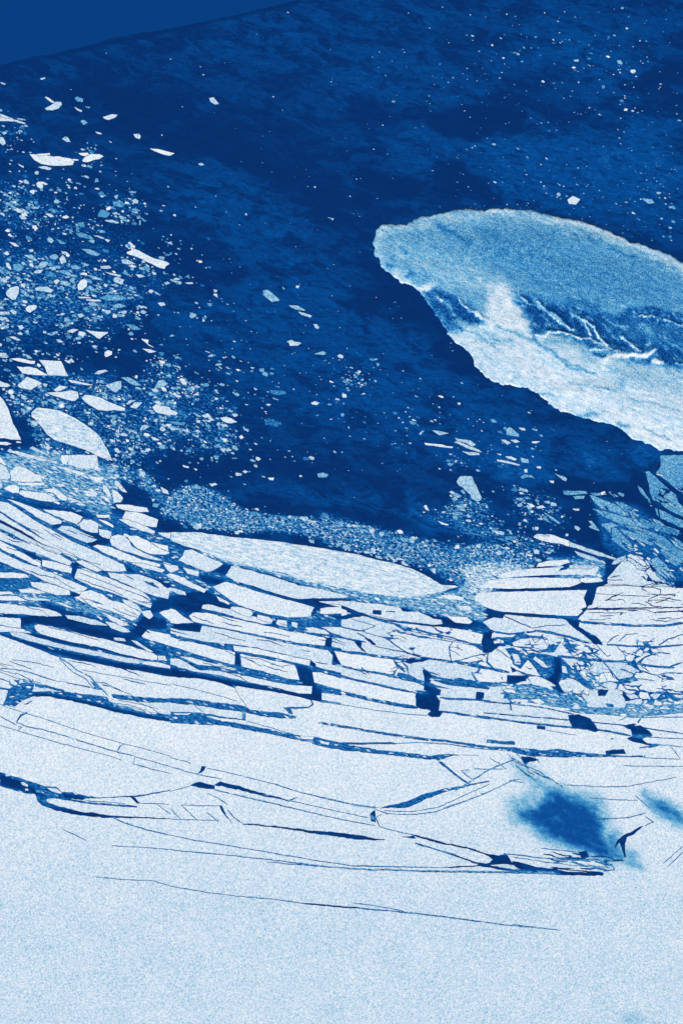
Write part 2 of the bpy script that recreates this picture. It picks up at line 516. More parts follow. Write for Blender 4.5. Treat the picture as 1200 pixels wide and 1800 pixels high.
W@.55 330,730 440,710 520,750 430,760 430,830 390,780
W@.5 520,770 620,800 800,860 900,940 860,950 700,890 580,830
W@.75 600,830 700,890 800,950 780,965 700,920
W@.45 580,740 800,780 1000,860 1100,960 1200,1020 1200,1130 1060,1050 900,920 700,820
W@.5 960,1010 1050,1060 1180,1150 1120,1170 1040,1110
W@.55 1060,880 1160,950 1200,960 1200,1000 1120,960
W@.5 0,375 180,380 190,405 100,415 0,415
W@.5 40,430 160,430 150,460 60,465
W@.95 320,395 370,380 385,415 330,420
W@.5 220,400 320,395 330,420 260,425
W@.5 390,375 430,380 520,440 480,450
W@.5 490,380 580,410 570,440 520,420
W@.8 915,190 1000,215 990,225 920,205
W@.8 30,568 105,562 105,585 60,588
W@.8 690,940 720,960 740,1010 780,1050 700,1030 670,990
W@.7 480,1100 590,1055 600,1090 500,1150 440,1150
W@.8 0,915 60,935 200,985 350,1035 500,1090 480,1100 300,1060 100,990 0,965
W@.7 50,1010 250,1070 350,1130 200,1100 90,1060
W@.7 0,1160 250,1160 310,1165 200,1200 0,1200
W@.52 660,790 760,810 900,880 1000,950 940,950 820,890
W@.42 700,655 820,690 900,760 860,770 760,720
W@.5 870,660 940,690 1010,740 980,750 900,710
W@.46 940,470 1040,520 1130,580 1200,620 1200,650 1080,600 980,530
W@.5 1000,1000 1080,1040 1180,1110 1200,1140 1100,1110 1020,1050
W@.58 1000,760 1080,790 1140,830 1100,840 1030,800
W@.5 880,900 1000,960 1060,1010 1000,1000 920,950
W@.44 1080,860 1160,900 1230,960 1230,1000 1140,940
W@.5 620,740 720,760 840,810 760,800 660,770
W@.55 540,880 640,940 690,1000 640,990 560,930
T 720 720 4.2857
W@.7 165,155 210,155 295,180 260,185 230,195 195,180
W@.6 65,180 90,160 110,160 80,190
W@.85 110,248 150,255 240,265 325,280 320,290 230,283 120,265
W@.75 330,245 365,240 440,270 500,295 545,325 500,315 430,290
W@.7 335,210 400,225 460,235 495,265 470,280 420,250 350,235
W@.75 390,312 430,318 520,325 520,342 450,345 420,330
W@.8 650,330 690,335 680,345
W@.95 720,350 760,352 808,372 790,382 740,368
W@.9 655,375 720,385 830,415 820,422 720,403 660,388
W@.6 830,360 890,375 895,405 840,395
W@.5 745,130 765,140 820,185 820,205 725,185 725,155
W@.4 655,170 680,155 705,185
W@.75 815,135 860,140 870,155 840,155
W@.7 685,225 720,225 760,250 735,262
W@.7 755,225 800,225 830,245 790,250
W@.8 915,240 980,240 950,256 920,252
W@.5 830,505 860,490 920,495 940,520 890,510 840,520
W@.7 1090,482 1150,500 1180,520 1175,540 1150,530
W@.8 1050,535 1085,535 1080,555 1060,552
W@.68 365,515 385,500 465,500 500,580 540,665 535,685 500,690 465,670 455,640 410,600 370,570 352,545
W@.85 102,722 125,718 145,760 120,755
W@.9 205,835 240,850 295,865 280,875 240,862
W@.5 1000,770 1040,790 1135,855 1120,862 1050,815
W@.7 1010,690 1045,685 1060,710 1020,705
W@.7 1060,695 1100,705 1105,725 1060,725
W@.6 805,715 840,705 850,725 815,733
W@.7 950,730 1000,720 1020,738 960,745
W@.5 1150,610 1200,610 1200,645 1160,640
W@.7 640,1075 680,1065 695,1085 660,1100
W@.9 930,950 960,938 1000,940 1050,950
W@.5 310,670 345,655 360,680 330,690
W@.5 310,775 380,770 400,790 330,795
T 0 560 4
W 278,290 430,298 455,350 485,405 400,400 340,400 320,350
W 120,338 200,340 260,350 342,400 250,395 160,385
W 75,280 130,280 250,300 245,320 200,315 130,300
W 125,470 190,410 240,425 300,455 220,500 140,485
W 0,240 40,245 70,265 50,275 0,272
W@.8 0,440 50,455 78,470 50,482 0,480
W 475,430 540,440 670,470 600,468 500,448
W@.85 380,500 420,472 480,480 440,500 400,512
W 330,520 440,515 500,503 550,515 555,555 525,580 440,560 370,540
W 575,560 600,535 660,540 760,580 885,630 880,648 760,645 690,640 620,600
W 225,660 260,627 370,635 430,650 520,695 600,745 700,820 750,910 795,1000 700,970 600,920 500,890 380,850 330,810 280,740 225,690
W 0,545 25,570 60,640 95,740 130,800 150,855 50,845 0,840
W 0,865 50,870 85,882 50,892 0,888
W@.75 205,910 230,900 300,935 345,955 340,962 260,940
W@.8 85,930 120,930 250,970 370,1000 330,1005 200,980 90,945
W 600,80 680,90 760,95 760,105 725,120 705,140 685,135 640,105
W@.75 470,95 550,75 555,85 520,103
W 738,235 760,222 790,230 788,255 745,272 735,260
W 990,140 1045,150 1040,175 1090,205 1050,190
W 1000,210 1060,218 1100,235 1050,240
W@.4 880,38 940,45 1000,75 930,80
W@.75 665,390 690,365 740,360 760,370 700,392
W@.65 740,470 820,440 855,440 855,490 810,518 780,500
W@.6 850,415 900,412 950,435 1000,475 930,465
W@.7 1085,490 1120,435 1150,432 1180,460 1130,488
W@.7 885,600 910,575 960,575 900,605
W@.8 915,625 950,590 1005,590 960,632
W 1070,625 1095,600 1200,625 1200,685 1130,670
W@.5 110,130 150,150 140,160 90,150
W@.6 330,570 370,560 410,590 390,602
W@.8 1060,830 1090,835 1125,857 1080,855
W@.5 980,785 1020,750 1050,755 1010,785
W@.4 460,620 490,600 510,615 490,640
W@.6 640,650 700,700 690,705 650,670
T 200 640 4
W@.8 745,380 790,368 830,385 870,410 810,415 770,405
W 270,300 300,280 350,300 400,320 450,340 440,360 370,355 300,340
W@.7 620,360 660,345 690,375 640,378
W@.6 185,465 200,430 240,425 250,440 210,465
W@.5 370,400 430,405 505,410 495,430 430,425
W@.95 485,710 530,720 525,732 490,725
W@.95 560,730 590,740 580,752
W@.9 905,755 920,742 942,755 925,768
W@.95 1080,800 1125,800 1120,820 1095,818
W@.9 880,510 900,500 917,518 895,525
W@.8 670,840 710,835 730,845 690,860
W@.8 330,860 380,890 390,915 345,905
W@.8 1065,280 1105,280 1090,295
W@.7 915,280 950,285 930,292
W@.3 1050,390 1090,380 1180,405 1160,440 1080,425
W@.9 960,20 990,25 975,35
T 0 130 3.75
W@.85 295,155 305,150 340,170 368,188 345,190 320,175
W@.85 300,225 340,205 370,182 405,182 410,200 390,225 350,240 310,237
W@.8 678,285 700,278 740,268 778,268 760,287 715,305 690,298
W@.8 880,398 920,395 930,410 922,430 895,420
W 985,490 1040,495 1100,510 1152,525 1125,537 1080,533 1020,508
W 195,528 240,532 330,540 400,545 460,555 490,570 480,600 420,605 340,603 270,590 230,565
W@.9 240,528 330,522 335,532 260,540
W@.9 520,520 580,518 590,530 560,540 530,530
W@.9 542,570 560,545 600,530 660,528 687,540 660,560 610,570 580,582 550,578
W@.8 475,560 520,565 520,573 480,570
W@.7 410,430 430,412 445,415 470,450 440,445
W@.75 0,262 50,278 100,298 170,325 168,332 90,312 0,285
W@.85 0,285 60,298 100,300 90,312 0,310
W@.6 110,290 170,298 170,305 130,303
W@.8 487,215 545,240 540,250 510,240
W@.6 560,212 598,218 590,227
W@.45 495,160 510,150 550,165 545,185 510,178
W@.85 120,590 160,610 158,620 130,605
W@.75 250,612 300,608 345,620 330,630 280,625
W@.85 255,710 290,710 320,728 300,732
W@.85 265,30 300,20 300,30 275,40
W@.8 5,50 40,65 38,72 10,62
W@.85 632,380 670,392 668,400 640,392
W@.9 410,940 440,932 458,945 440,957 415,952
W@.85 300,920 330,918 360,938 340,945
W@.7 690,965 740,962 785,978 780,988 730,980
W@.8 0,415 25,420 40,460 20,470 0,455
W@.5 530,310 560,305 580,320 550,338
W@.4 745,840 790,830 830,860 800,880 750,870
W@.5 850,772 900,775 895,785 855,785
W@.8 412,1045 440,1052 435,1062 415,1056
W@.6 950,915 980,918 970,930
W@.7 1045,898 1080,900 1065,908
W@.8 715,440 742,448 735,455
T 0 340 3.75
W 865,355 930,385 1000,420 1060,440 1110,455 1118,465 1095,480 1085,497 1050,490 980,455 900,415 840,398 838,388 868,378
W@.7 800,440 830,432 870,450 895,465 850,468 810,462
W@.75 662,480 720,475 738,490 690,500 665,495
W@.8 895,535 930,533 958,548 920,555
W@.85 512,605 530,575 560,562 578,580 575,610 550,635 520,640
W@.85 42,650 70,620 115,612 130,620 125,660 105,698 85,700 45,670
W@.85 170,760 185,745 220,735 245,742 240,760 200,785 180,778
W@.8 40,455 60,458 78,495 70,505 45,480
W@.7 220,520 240,505 290,502 270,525 235,530
W@.85 510,680 550,680 600,686 598,692 530,690
W@.85 565,698 660,700 670,710 620,714 570,706
W@.5 655,690 700,672 800,670 835,690 800,705 720,705
W@.5 740,740 790,725 835,745 800,755 750,752
W@.65 232,625 260,612 310,615 355,635 340,655 290,645 240,640
W@.7 355,580 380,565 400,575 370,602
W@.6 400,575 440,575 470,600 440,610 405,600
W@.75 395,430 415,405 430,430 440,450 405,468
W@.55 390,510 430,505 470,530 520,545 500,555 440,535 400,525
W@.55 470,480 500,470 540,488 520,500 480,500
W@.6 310,300 330,285 355,310 345,330 320,320
W@.5 370,300 400,305 440,330 400,330
W@.75 60,318 100,325 130,350 100,348
W@.75 190,370 220,368 225,385 200,388
W@.75 1040,720 1080,718 1092,735 1060,742
W@.8 445,905 480,895 525,900 480,920
W@.75 55,945 90,940 140,965 120,972
W@.7 0,780 60,780 70,795 0,800
W@.5 540,365 600,370 660,400 640,415 580,395
W@.5 500,260 540,258 600,280 620,305 570,295 520,285
W@.75 610,275 650,280 690,295 680,300
W@.5 640,240 690,245 700,258 660,260
W@.7 580,540 620,545 660,560 680,575 620,562
W@.5 570,620 600,610 640,640 660,655 600,640
W@.8 690,595 712,600 705,618 685,612
W@.7 720,620 755,625 745,636
W@.7 690,515 750,530 800,540 795,550 730,535
W@.6 160,405 210,405 250,440 230,445 180,420
W@.7 150,560 180,558 220,578 200,580
W@.55 135,630 180,650 200,680 170,675 145,655
W@.45 90,465 140,460 160,490 130,515 90,500
W@.45 300,515 340,510 380,550 350,555 310,540
W@.7 370,965 400,962 420,980 390,985
W@.6 330,410 370,400 390,420 365,438 335,430
W@.7 510,800 540,790 560,805 530,820
W@.7 0,1050 40,1052 60,1075 0,1072
T 300 440 3
W@.65 488,210 510,207 540,230 575,265 535,273 510,255 490,235
W@.6 620,292 670,290 712,318 680,316 640,305
W@.7 668,322 700,328 745,345 735,352 690,340
W@.7 752,390 770,388 785,405 775,415 760,408
W@.7 610,480 640,472 655,480 690,490 670,503 630,505 625,490
W@.6 755,545 800,532 820,540 815,552 780,550
W@.85 738,805 760,796 785,805 770,816 745,813
W@.3 490,890 540,890 590,915 560,930 500,920
W@.3 520,735 600,740 610,755 560,765 530,755
W@.5 770,1180 800,1170 830,1185 820,1200 780,1200
W@.75 1000,762 1020,752 1030,760
W@.8 75,170 115,168 120,176 95,178
W@.7 0,150 35,165 30,172 0,160
W@.6 585,190 605,205 595,210
W@.6 660,185 680,185 672,200 660,196
F 7 680,178 685,255 820,312 882,320 892,407 628,435 550,325 510,322 728,518 920,578 325,518 268,478 925,655 770,760 912,808 885,888 940,940 808,990 822,1015 770,1072 745,1120 398,812 515,813 432,620 345,655 205,635 100,602 120,705 65,672 35,638 390,1165 128,1155 80,1138 1115,1123 1155,1140 937,1162 1010,1160 1180,950 600,660 535,692 570,700 1120,545 455,435 425,428 208,265 420,180 365,88 280,45 310,45 860,75 945,188 975,705
F 6 20,325 50,402 255,408 415,500 500,590 600,608 825,688 700,435 850,240 1173,752
F 11 1025,877 980,855 1185,952 765,708 860,716 930,518
T 0 0 2
F 8 375,187 150,275 600,208 705,235 960,340 642,375 848,568 955,605 592,657 688,728 1160,768 570,475 515,752 568,740 865,753 1107,658 1012,43 250,315 715,263
W@.8 735,345 750,342 770,365 755,368 740,357
W@.7 696,575 710,573 720,580 705,582
W@.7 1145,762 1175,770 1170,775
T 600 0 2
F 6 235,46 355,25 297,78 452,52 505,60 610,57 683,130 760,75 713,45 820,60 985,28 1002,100 1048,142 870,158 875,187 890,125 690,168 600,90 460,142 377,150 485,180 610,185 133,183 130,237 78,257 155,265 228,235 345,225 440,240 495,240 573,225 563,255 392,273 325,297 375,290 445,240 850,240 930,250 955,262 1010,235 975,160 945,180 1130,112 1180,257 1178,328 955,325 995,298 995,345 745,292 775,290 810,320 780,345 700,300 183,357 408,340 432,390 285,445 170,410 145,440 113,525 20,530 180,627 30,690 125,698 345,727 320,600 440,525 490,535 620,523 720,557 755,458 725,430 700,578 790,578 568,552 655,555 908,403 980,415 970,455 975,485 1018,530 1105,582 1110,392 1090,430 1140,475 1055,390 1030,380 950,540 920,515 860,585 730,600 645,600 680,590 830,590 407,640 445,657 517,643 565,640 640,640 700,640 765,650 720,660 830,650 860,655 990,645 1040,655 1075,658 1130,655 1180,663 920,690 880,700 1000,700 1050,700 1020,745 940,740 655,715 790,690 850,680 905,670 780,655 760,645 580,50 630,120 650,130 765,115 800,140
F 10 875,187 850,240 745,292 183,357 720,557 620,523 907,403 1105,582 408,640 955,325 610,185 682,130 1002,100 517,643 985,28 392,273
W@.6 1055,698 1090,700 1100,712 1075,715
T 900 350 4
F 8 205,55 100,45 150,10 400,105 600,160 660,178 690,168 780,188 810,215 840,262 775,238 980,290 890,145 1035,178 760,45 810,98 430,65 490,140
"""
GRIDS = """
# G water tone (thin ice): value radius/softness ; src coordinates
G .095 70 420,0 1200,0 1200,330 900,365 850,340 700,320 640,200 500,120 300,90
G .105 40 250,300 420,290 500,330 560,400 520,450 380,470 300,560 280,500 330,470 300,380
G .12 40 860,260 1200,190 1200,420 1000,380 900,350
G .105 40 300,480 560,450 640,520 760,560 830,660 900,690 1000,740 1100,780 1050,830 900,850 720,800 600,760 450,700 300,600
G .03 30 300,190 480,230 560,300 640,380 560,390 420,300 300,260 200,220 100,160 180,120
G .025 9 760,200 850,170 930,180 900,240 880,250 800,235 740,210
G .025 9 760,280 800,270 850,310 880,350 800,355 740,340
G .025 9 620,290 740,310 720,350 620,360
G .025 9 1110,150 1200,100 1200,180 1130,190
G .03 30 180,360 330,400 420,490 360,520 250,440 200,420
G .03 24 600,500 700,510 760,560 700,560 620,530
G .02 24 640,460 740,520 800,600 850,670 800,660 720,580 650,500
G .03 30 250,780 450,800 700,860 780,900 820,940 700,930 560,900 420,880 300,850
G .03 30 120,580 260,600 280,630 130,640
G .02 24 900,860 1000,830 1120,810 1140,840 1110,880 1000,860
G .17 22 1020,790 1080,800 1080,840 1010,840
G .15 14 1110,775 1150,790 1155,820 1120,825 1100,800
G .02 18 1000,850 1110,860 1140,900 1130,905 1030,880
G .02 18 1020,920 1100,960 1110,975 1060,970 1000,940 1000,910
G .12 30 320,860 500,850 660,870 700,900 520,880 400,860
G .17 16 880,760 940,790 960,830 880,850 850,800
G .16 20 720,870 800,920 840,940 760,940 700,900
G .2 12 1060,280 1120,260 1180,280 1180,300 1100,300
# M brash density
M .35 30 -10,330 60,370 120,360 200,390 280,440 330,480 260,560 200,600 100,640 -10,660
M .25 25 -10,260 60,300 130,310 150,350 120,380 60,380 -10,350
M .3 14 -10,190 20,200 40,230 30,260 -10,270
M .25 12 130,250 180,260 200,290 160,300 110,290
M .5 18 -10,320 60,335 120,340 130,380 60,390 30,420 -10,420
M .55 20 -10,420 80,430 170,470 240,500 210,560 120,580 -10,590
M .45 15 180,360 240,340 250,370 210,400
M .5 20 230,640 300,620 330,660 400,700 430,740 440,790 380,820 320,790 220,830 200,790 190,700
M .75 14 270,680 330,700 360,730 300,740 270,710
M .55 20 50,640 200,660 300,690 350,760 300,790 220,790 180,820 60,800 30,720 -10,680
M .6 10 360,740 420,780 440,800 410,810 370,790
M .7 10 200,800 250,820 280,850 300,880 280,890 240,850 200,850
M .85 9 290,870 330,850 380,860 430,895 500,905 600,915 680,945 780,965 860,950 930,970 950,990 900,1010 840,1030 780,1000 700,970 600,955 480,935 440,940 340,925 280,905
M .2 16 380,900 420,925 360,925 320,910
M .8 14 700,950 850,960 940,960 930,1000 850,1010 800,990
M .6 16 800,860 860,880 880,930 930,940 1000,950 960,980 880,960 820,950 770,910
M .4 16 900,850 970,860 1000,920 930,930 890,900
M .4 14 780,790 840,800 840,830 780,820
M .35 14 930,980 1080,970 1050,990 950,1000
M .3 18 560,640 640,620 680,680 600,700 560,680
M .2 25 350,640 420,640 480,700 440,730 380,690
M .4 12 730,880 800,900 830,930 780,930 740,900
# Q refrozen melange tone under the slabs (values 0..1)
Q .17 10 -10,860 100,870 180,840 200,900 290,940 400,1010 520,1060 700,1090 780,1110 1000,1080 1210,1090 1210,1420 -10,1420 -10,1200
Q .42 8 90,820 170,830 200,870 190,900 120,880 80,850
Q .4 10 -10,800 80,790 200,820 210,880 120,880 -10,860
Q .5 5 330,975 400,990 480,1010 560,1035 650,1045 740,1060 840,1075 840,1050 760,1040 600,1020 460,990 370,965
Q .55 6 720,1045 800,1040 840,1010 880,1000 900,1000 860,1040 850,1070 780,1080
Q .5 6 810,1000 850,990 890,990 930,1000 880,1030 830,1040
Q .35 6 960,980 1060,985 1060,1020 980,1020
Q .35 6 0,1050 60,1060 200,1085 240,1090 180,1070 60,1040
Q .38 6 290,1080 300,1100 340,1110
Q .13 6 1040,870 1120,890 1200,960 1210,1040 1150,1020 1060,960
Q .35 5 900,1200 1060,1240 1210,1230 1210,1270 1060,1260 900,1245
Q .33 5 870,1200 1000,1210 1030,1250 900,1230
Q .12 6 280,1055 350,1045 400,1065 380,1072 350,1100 290,1080
Q .05 7 20,1125 200,1165 400,1200 560,1228 560,1240 400,1215 200,1180
Q .05 6 -10,865 60,880 150,900 230,935 160,905 60,875
Q .05 5 60,1050 200,1100 290,1150 150,1130
M .12 50 -10,250 200,300 360,420 420,560 480,680 560,760 520,860 300,860 -10,800
M .8 12 560,900 680,930 800,960 900,985 930,1010 880,1040 840,1060 820,1050 800,1030 760,1005 700,985 640,972 560,955
M .25 14 840,1010 940,1000 960,1030 860,1040
M .06 30 780,20 1190,30 1190,240 1000,200 820,120
M .07 20 830,250 1000,280 1190,330 1190,420 1040,390 900,340
M .12 30 520,620 760,680 960,760 1000,860 900,860 740,800 560,760
G .14 20 860,250 950,265 1000,310 960,350 890,320
G .15 25 1000,270 1190,260 1190,330 1050,320
G .12 14 960,60 1100,80 1120,140 1000,120
G .03 12 780,300 840,320 880,350 800,352
Q .42 5 560,1028 660,1048 740,1055 800,1045 850,1040 850,1092 780,1083 700,1068 620,1052 560,1050
G .05 25 900,130 1050,190 1190,160 1190,200 1000,230 860,170
G .05 20 640,60 800,90 900,70 780,50
G .05 15 620,170 760,200 700,240 600,220
"""
ISLAND = """
O 668,397 675,393 696,395.5 722,392 738,381.5 757,378.5 780,373 799,368 834,367.5 850,371 862,366 897,367.5 930,369.5 962,377 1000,385 1040,394 1062,404 1075,409 1094,416 1107,425 1135,432 1150,439 1175,447 1197,460 1240,480 1300,520 1300,830 1240,800 1200,794 1175,790.5 1157,792 1151,785 1135,778 1112,773 1100,761 1085,751 1060,742 1025,735 1000,726 977,719 962,707 945,692 927,682 900,678 880,676 862,668 848,658 835,642 831,628 817,614 803,604 793,595 787,588 780,574 771,562 757,540 740,518 736,511 726,504 705,496 691,485 682,477 669,470 669,460 659,450 659,436 655,427 659,412
V .44 4 600,300 1300,300 1300,900 600,900
V .38 24 860,400 960,400 1060,430 1200,500 1200,540 1050,530 900,500 860,450
V .74 8 793,585 850,565 900,585 935,592 965,580 1010,600 1080,640 1200,652 1300,660 1300,850 1000,850 750,700 770,590
L .58 13 668,400 720,400 760,386 840,376 930,380 1000,395 1060,408 1110,430 1160,450 1210,480
L .75 4 835,371 862,370 900,371
L .72 5 970,383 1020,392 1060,408 1090,418
L .7 6 1090,420 1140,440 1190,465 1210,475
L .72 5 672,397 664,412 660,430 664,448
L .58 14 668,400 662,440 680,475 710,495
L .8 7 690,488 715,503 738,508 760,502
L .52 26 690,440 760,470 830,490
L .56 16 790,490 860,500
L .25 5 770,398 800,415 825,430
L .28 3 700,435 712,447
L .3 4 680,462 690,468
L .28 4 712,484 725,480
L .36 35 870,430 950,460 1050,490 1150,510
L .26 3 1070,437 1090,445 1115,455
L .28 3 1030,420 1050,430
L .25 8 940,500 980,525 1050,540
V .1 5 745,513 790,517 830,540 852,560 842,572 800,562 790,570 800,585 785,580 760,545
L .1 6 760,512 800,528 830,550 850,568
L .25 6 770,550 790,575 810,580
L .3 5 760,520 785,535
L .9 1.6 765,522 775,528
L .5 4 783,535 790,545
L 1 1.5 805,523 812,535 825,545 840,548 848,562 855,563
L 1 1.5 835,548 840,555 846,562
V .8 16 862,508 880,494 900,518 930,550 942,572 935,592 900,592 858,574 850,545
L .45 8 845,520 850,540
L .8 14 900,620 1000,690 1100,730 1180,770
L .85 10 1120,760 1200,785
L .6 8 830,585 900,600
L .5 3 890,580 940,600 1000,640 1040,655
L .45 3 830,585 870,610
L .5 2.5 870,575 920,592
L .5 7 1000,735 1050,728
L .45 4 1085,745 1105,750
L .45 2 1130,753 1180,773
L .4 2.5 935,592 950,605 975,622 990,640 1005,650 1040,655
L .5 9 1080,672 1090,678
L .5 2.5 940,690 980,700
L .5 3 900,661 915,665
L .55 3 1000,672 1060,682 1090,690
L .55 3 1100,700 1150,712 1190,720
L .55 14 960,600 1000,600 1040,625
V .6 8 1060,640 1200,650 1200,690 1080,670
V .1 9 903,527 918,515 960,528 1010,540 1080,555 1100,543 1150,543 1220,560 1220,652 1150,640 1080,622 1050,612 1010,598 960,580 937,592 930,560 905,535
V .2 9 1060,558 1210,572 1210,612 1100,600
L .4 7 905,480 950,510 985,528
L .6 2 945,537 970,550
L .95 1.7 945,530 960,545 975,560 995,572
L .8 1.7 970,548 985,560
L 1 1.4 1005,550 1025,565 1033,578 1038,592
L .9 1.5 980,558 995,572 1008,580
L 1 2.4 1042,572 1047,585 1056,598 1066,607
L .9 1.4 1026,562 1040,572
L 1 1.3 940,589 960,590 962,582 980,582 1010,592 1050,603 1075,616 1090,622
L .8 1.3 1040,612 1070,616
L .9 1.4 1092,590 1105,603 1122,616
L .5 1.2 900,525 940,537 970,550
L .8 1.2 915,523 930,535
L 1 4 1062,632 1085,628 1110,622 1130,625 1148,617
L 1 4 1120,628 1145,622
L 1 4 1150,636 1162,638
L 1 1.4 1124,557 1150,556
L .6 1.3 1090,535 1120,552
L .8 1.4 1165,560 1200,575 1220,580
L .8 1.2 1190,553 1200,563
L .8 1.5 1185,638 1210,645
L .04 4 1005,560 1020,580
L .04 4 1080,590 1095,610
L .04 3 1130,600 1135,612
L .05 3 1045,620 1062,625
L .1 5 1100,545 1150,545 1190,555
L .45 1.7 930,520 950,538 970,552 990,566
L .4 1.7 1000,545 1012,556 1024,572
L .5 1.7 1060,570 1075,585 1088,600
L .4 1.7 1130,575 1145,590 1160,606
L .55 1.7 1060,560 1075,568 1100,574
L .5 1.7 1165,590 1180,606 1198,618
L .4 1.7 950,555 962,566 980,576
"""
def W2(x, y): return (x - 600.0, 900.0 - y)      # map units (1 = 1 m), y down -> world

# ------------------------------------------------------------------ materials
ALB = 0.86
BLUES = [(0.0,(8,48,107)),(0.125,(8,81,156)),(0.25,(33,113,181)),(0.375,(66,146,198)),(0.5,(107,174,214)),
         (0.625,(158,202,225)),(0.75,(198,219,239)),(0.875,(222,235,247)),(1.0,(247,251,255))]
def lin(c): c /= 255.0; return c / 12.92 if c <= 0.04045 else ((c + 0.055) / 1.055) ** 2.4
class NT:
    def __init__(s, name, rough=0.9, spec=0.05):
        s.m = bpy.data.materials.new(name); s.m.use_nodes = True; s.t = s.m.node_tree
        s.b = s.t.nodes['Principled BSDF']; s.b.inputs['Roughness'].default_value = rough
        s.b.inputs['Specular IOR Level'].default_value = spec
        s.geo = s.t.nodes.new('ShaderNodeNewGeometry').outputs['Position']
    def n(s, typ, **k):
        o = s.t.nodes.new(typ)
        for a, v in k.items(): setattr(o, a, v)
        return o
    def link(s, a, b): s.t.links.new(a, b)
    def val(s, sock, v):
        if isinstance(v, (int, float)): sock.default_value = v
        else: s.link(v, sock)
    def math(s, op, a, b=0.0, c=None, clamp=False):
        o = s.n('ShaderNodeMath', operation=op, use_clamp=clamp)
        s.val(o.inputs[0], a); s.val(o.inputs[1], b)
        if c is not None: s.val(o.inputs[2], c)
        return o.outputs[0]
    def mapping(s, scale=(1,1,1), rot=0.0):
        o = s.n('ShaderNodeMapping'); s.link(s.geo, o.inputs['Vector'])
        o.vector_type = 'TEXTURE'
        o.inputs['Rotation'].default_value = (0, 0, math.radians(rot)); o.inputs['Scale'].default_value = scale
        return o.outputs[0]
    def noise(s, size, detail=2.0, rough=0.5, vec=None, distort=0.0):
        o = s.n('ShaderNodeTexNoise'); s.link(vec if vec is not None else s.geo, o.inputs['Vector'])
        o.inputs['Scale'].default_value = 1.0 / size; o.inputs['Detail'].default_value = detail
        o.inputs['Roughness'].default_value = rough; o.inputs['Distortion'].default_value = distort
        return o.outputs['Fac']
    def attr(s, name):
        o = s.n('ShaderNodeAttribute', attribute_name=name); return o
    def ramp(s, t):
        o = s.n('ShaderNodeValToRGB'); s.link(t, o.inputs['Fac']); cr = o.color_ramp
        while len(cr.elements) < len(BLUES): cr.elements.new(0.5)
        for e, (p, c) in zip(cr.elements, BLUES):
            e.position = p; e.color = tuple(lin(v) * ALB for v in c) + (1,)
        s.link(o.outputs['Color'], s.b.inputs['Base Color'])
    def bump(s, h, dist, strength=1.0):
        o = s.n('ShaderNodeBump'); s.link(h, o.inputs['Height'])
        o.inputs['Distance'].default_value = dist; o.inputs['Strength'].default_value = strength
        s.link(o.outputs[0], s.b.inputs['Normal'])

def snow_material(name, streak=False):
    m = NT(name)
    tone = m.attr('tone').outputs['Fac']
    wet = m.attr('wet').outputs['Fac']
    g1 = m.noise(2.0, 1.0); g2 = m.noise(4.5, 1.5); g3 = m.noise(60, 3.0)
    t = m.math('MULTIPLY_ADD', m.math('SUBTRACT', g1, 0.5), 0.85, tone)
    t = m.math('MULTIPLY_ADD', m.math('SUBTRACT', g2, 0.5), 0.32, t)
    t = m.math('MULTIPLY_ADD', m.math('SUBTRACT', g3, 0.5), 0.13, t)
    sep = m.n('ShaderNodeSeparateXYZ'); m.link(m.geo, sep.inputs[0])
    gr = m.n('ShaderNodeMapRange', interpolation_type='SMOOTHSTEP'); m.link(sep.outputs[1], gr.inputs[0])
    gr.inputs[1].default_value = -380; gr.inputs[2].default_value = -760; gr.inputs[4].default_value = -0.085
    t = m.math('ADD', t, gr.outputs[0])
    if streak:
        st = m.noise(3.0, 3.0, 0.6, m.mapping((5, 0.9, 1), -12))
        t = m.math('MULTIPLY_ADD', m.math('SUBTRACT', st, 0.52), 1.1, t)
    # soaked snow: feathery edge that follows the wind
    wn_ = m.math('MULTIPLY_ADD', m.noise(9, 6.0, 0.68, m.mapping((2.2, 1, 1), -25)), 0.6, m.math('MULTIPLY', m.noise(28, 3.0, 0.5), 0.4))
    w = m.math('MULTIPLY_ADD', m.math('SUBTRACT', wn_, 0.5), 1.5, m.math('MULTIPLY', wet, 1.5))
    w = m.math('MULTIPLY', m.math('SMOOTH_MIN', m.math('MULTIPLY', wet, 4.0, clamp=True), 1.0, 0.1), w, clamp=True)
    w = m.math('POWER', w, 1.2, clamp=True)
    wt = m.math('MULTIPLY_ADD', m.math('SUBTRACT', m.noise(9, 4.0), 0.5), 0.16, m.math('MULTIPLY_ADD', wet, -0.16, 0.235))
    keep = m.math('SUBTRACT', 1.0, w)
    t = m.math('ADD', m.math('MULTIPLY', t, keep), m.math('MULTIPLY', wt, w), clamp=True)
    m.ramp(t)
    m.bump(m.noise(5, 3.0), 0.5, 0.5)
    return m.m
M_SNOW = snow_material('snow_covered_ice'); M_STREAK = snow_material('wind_striped_ice', True)

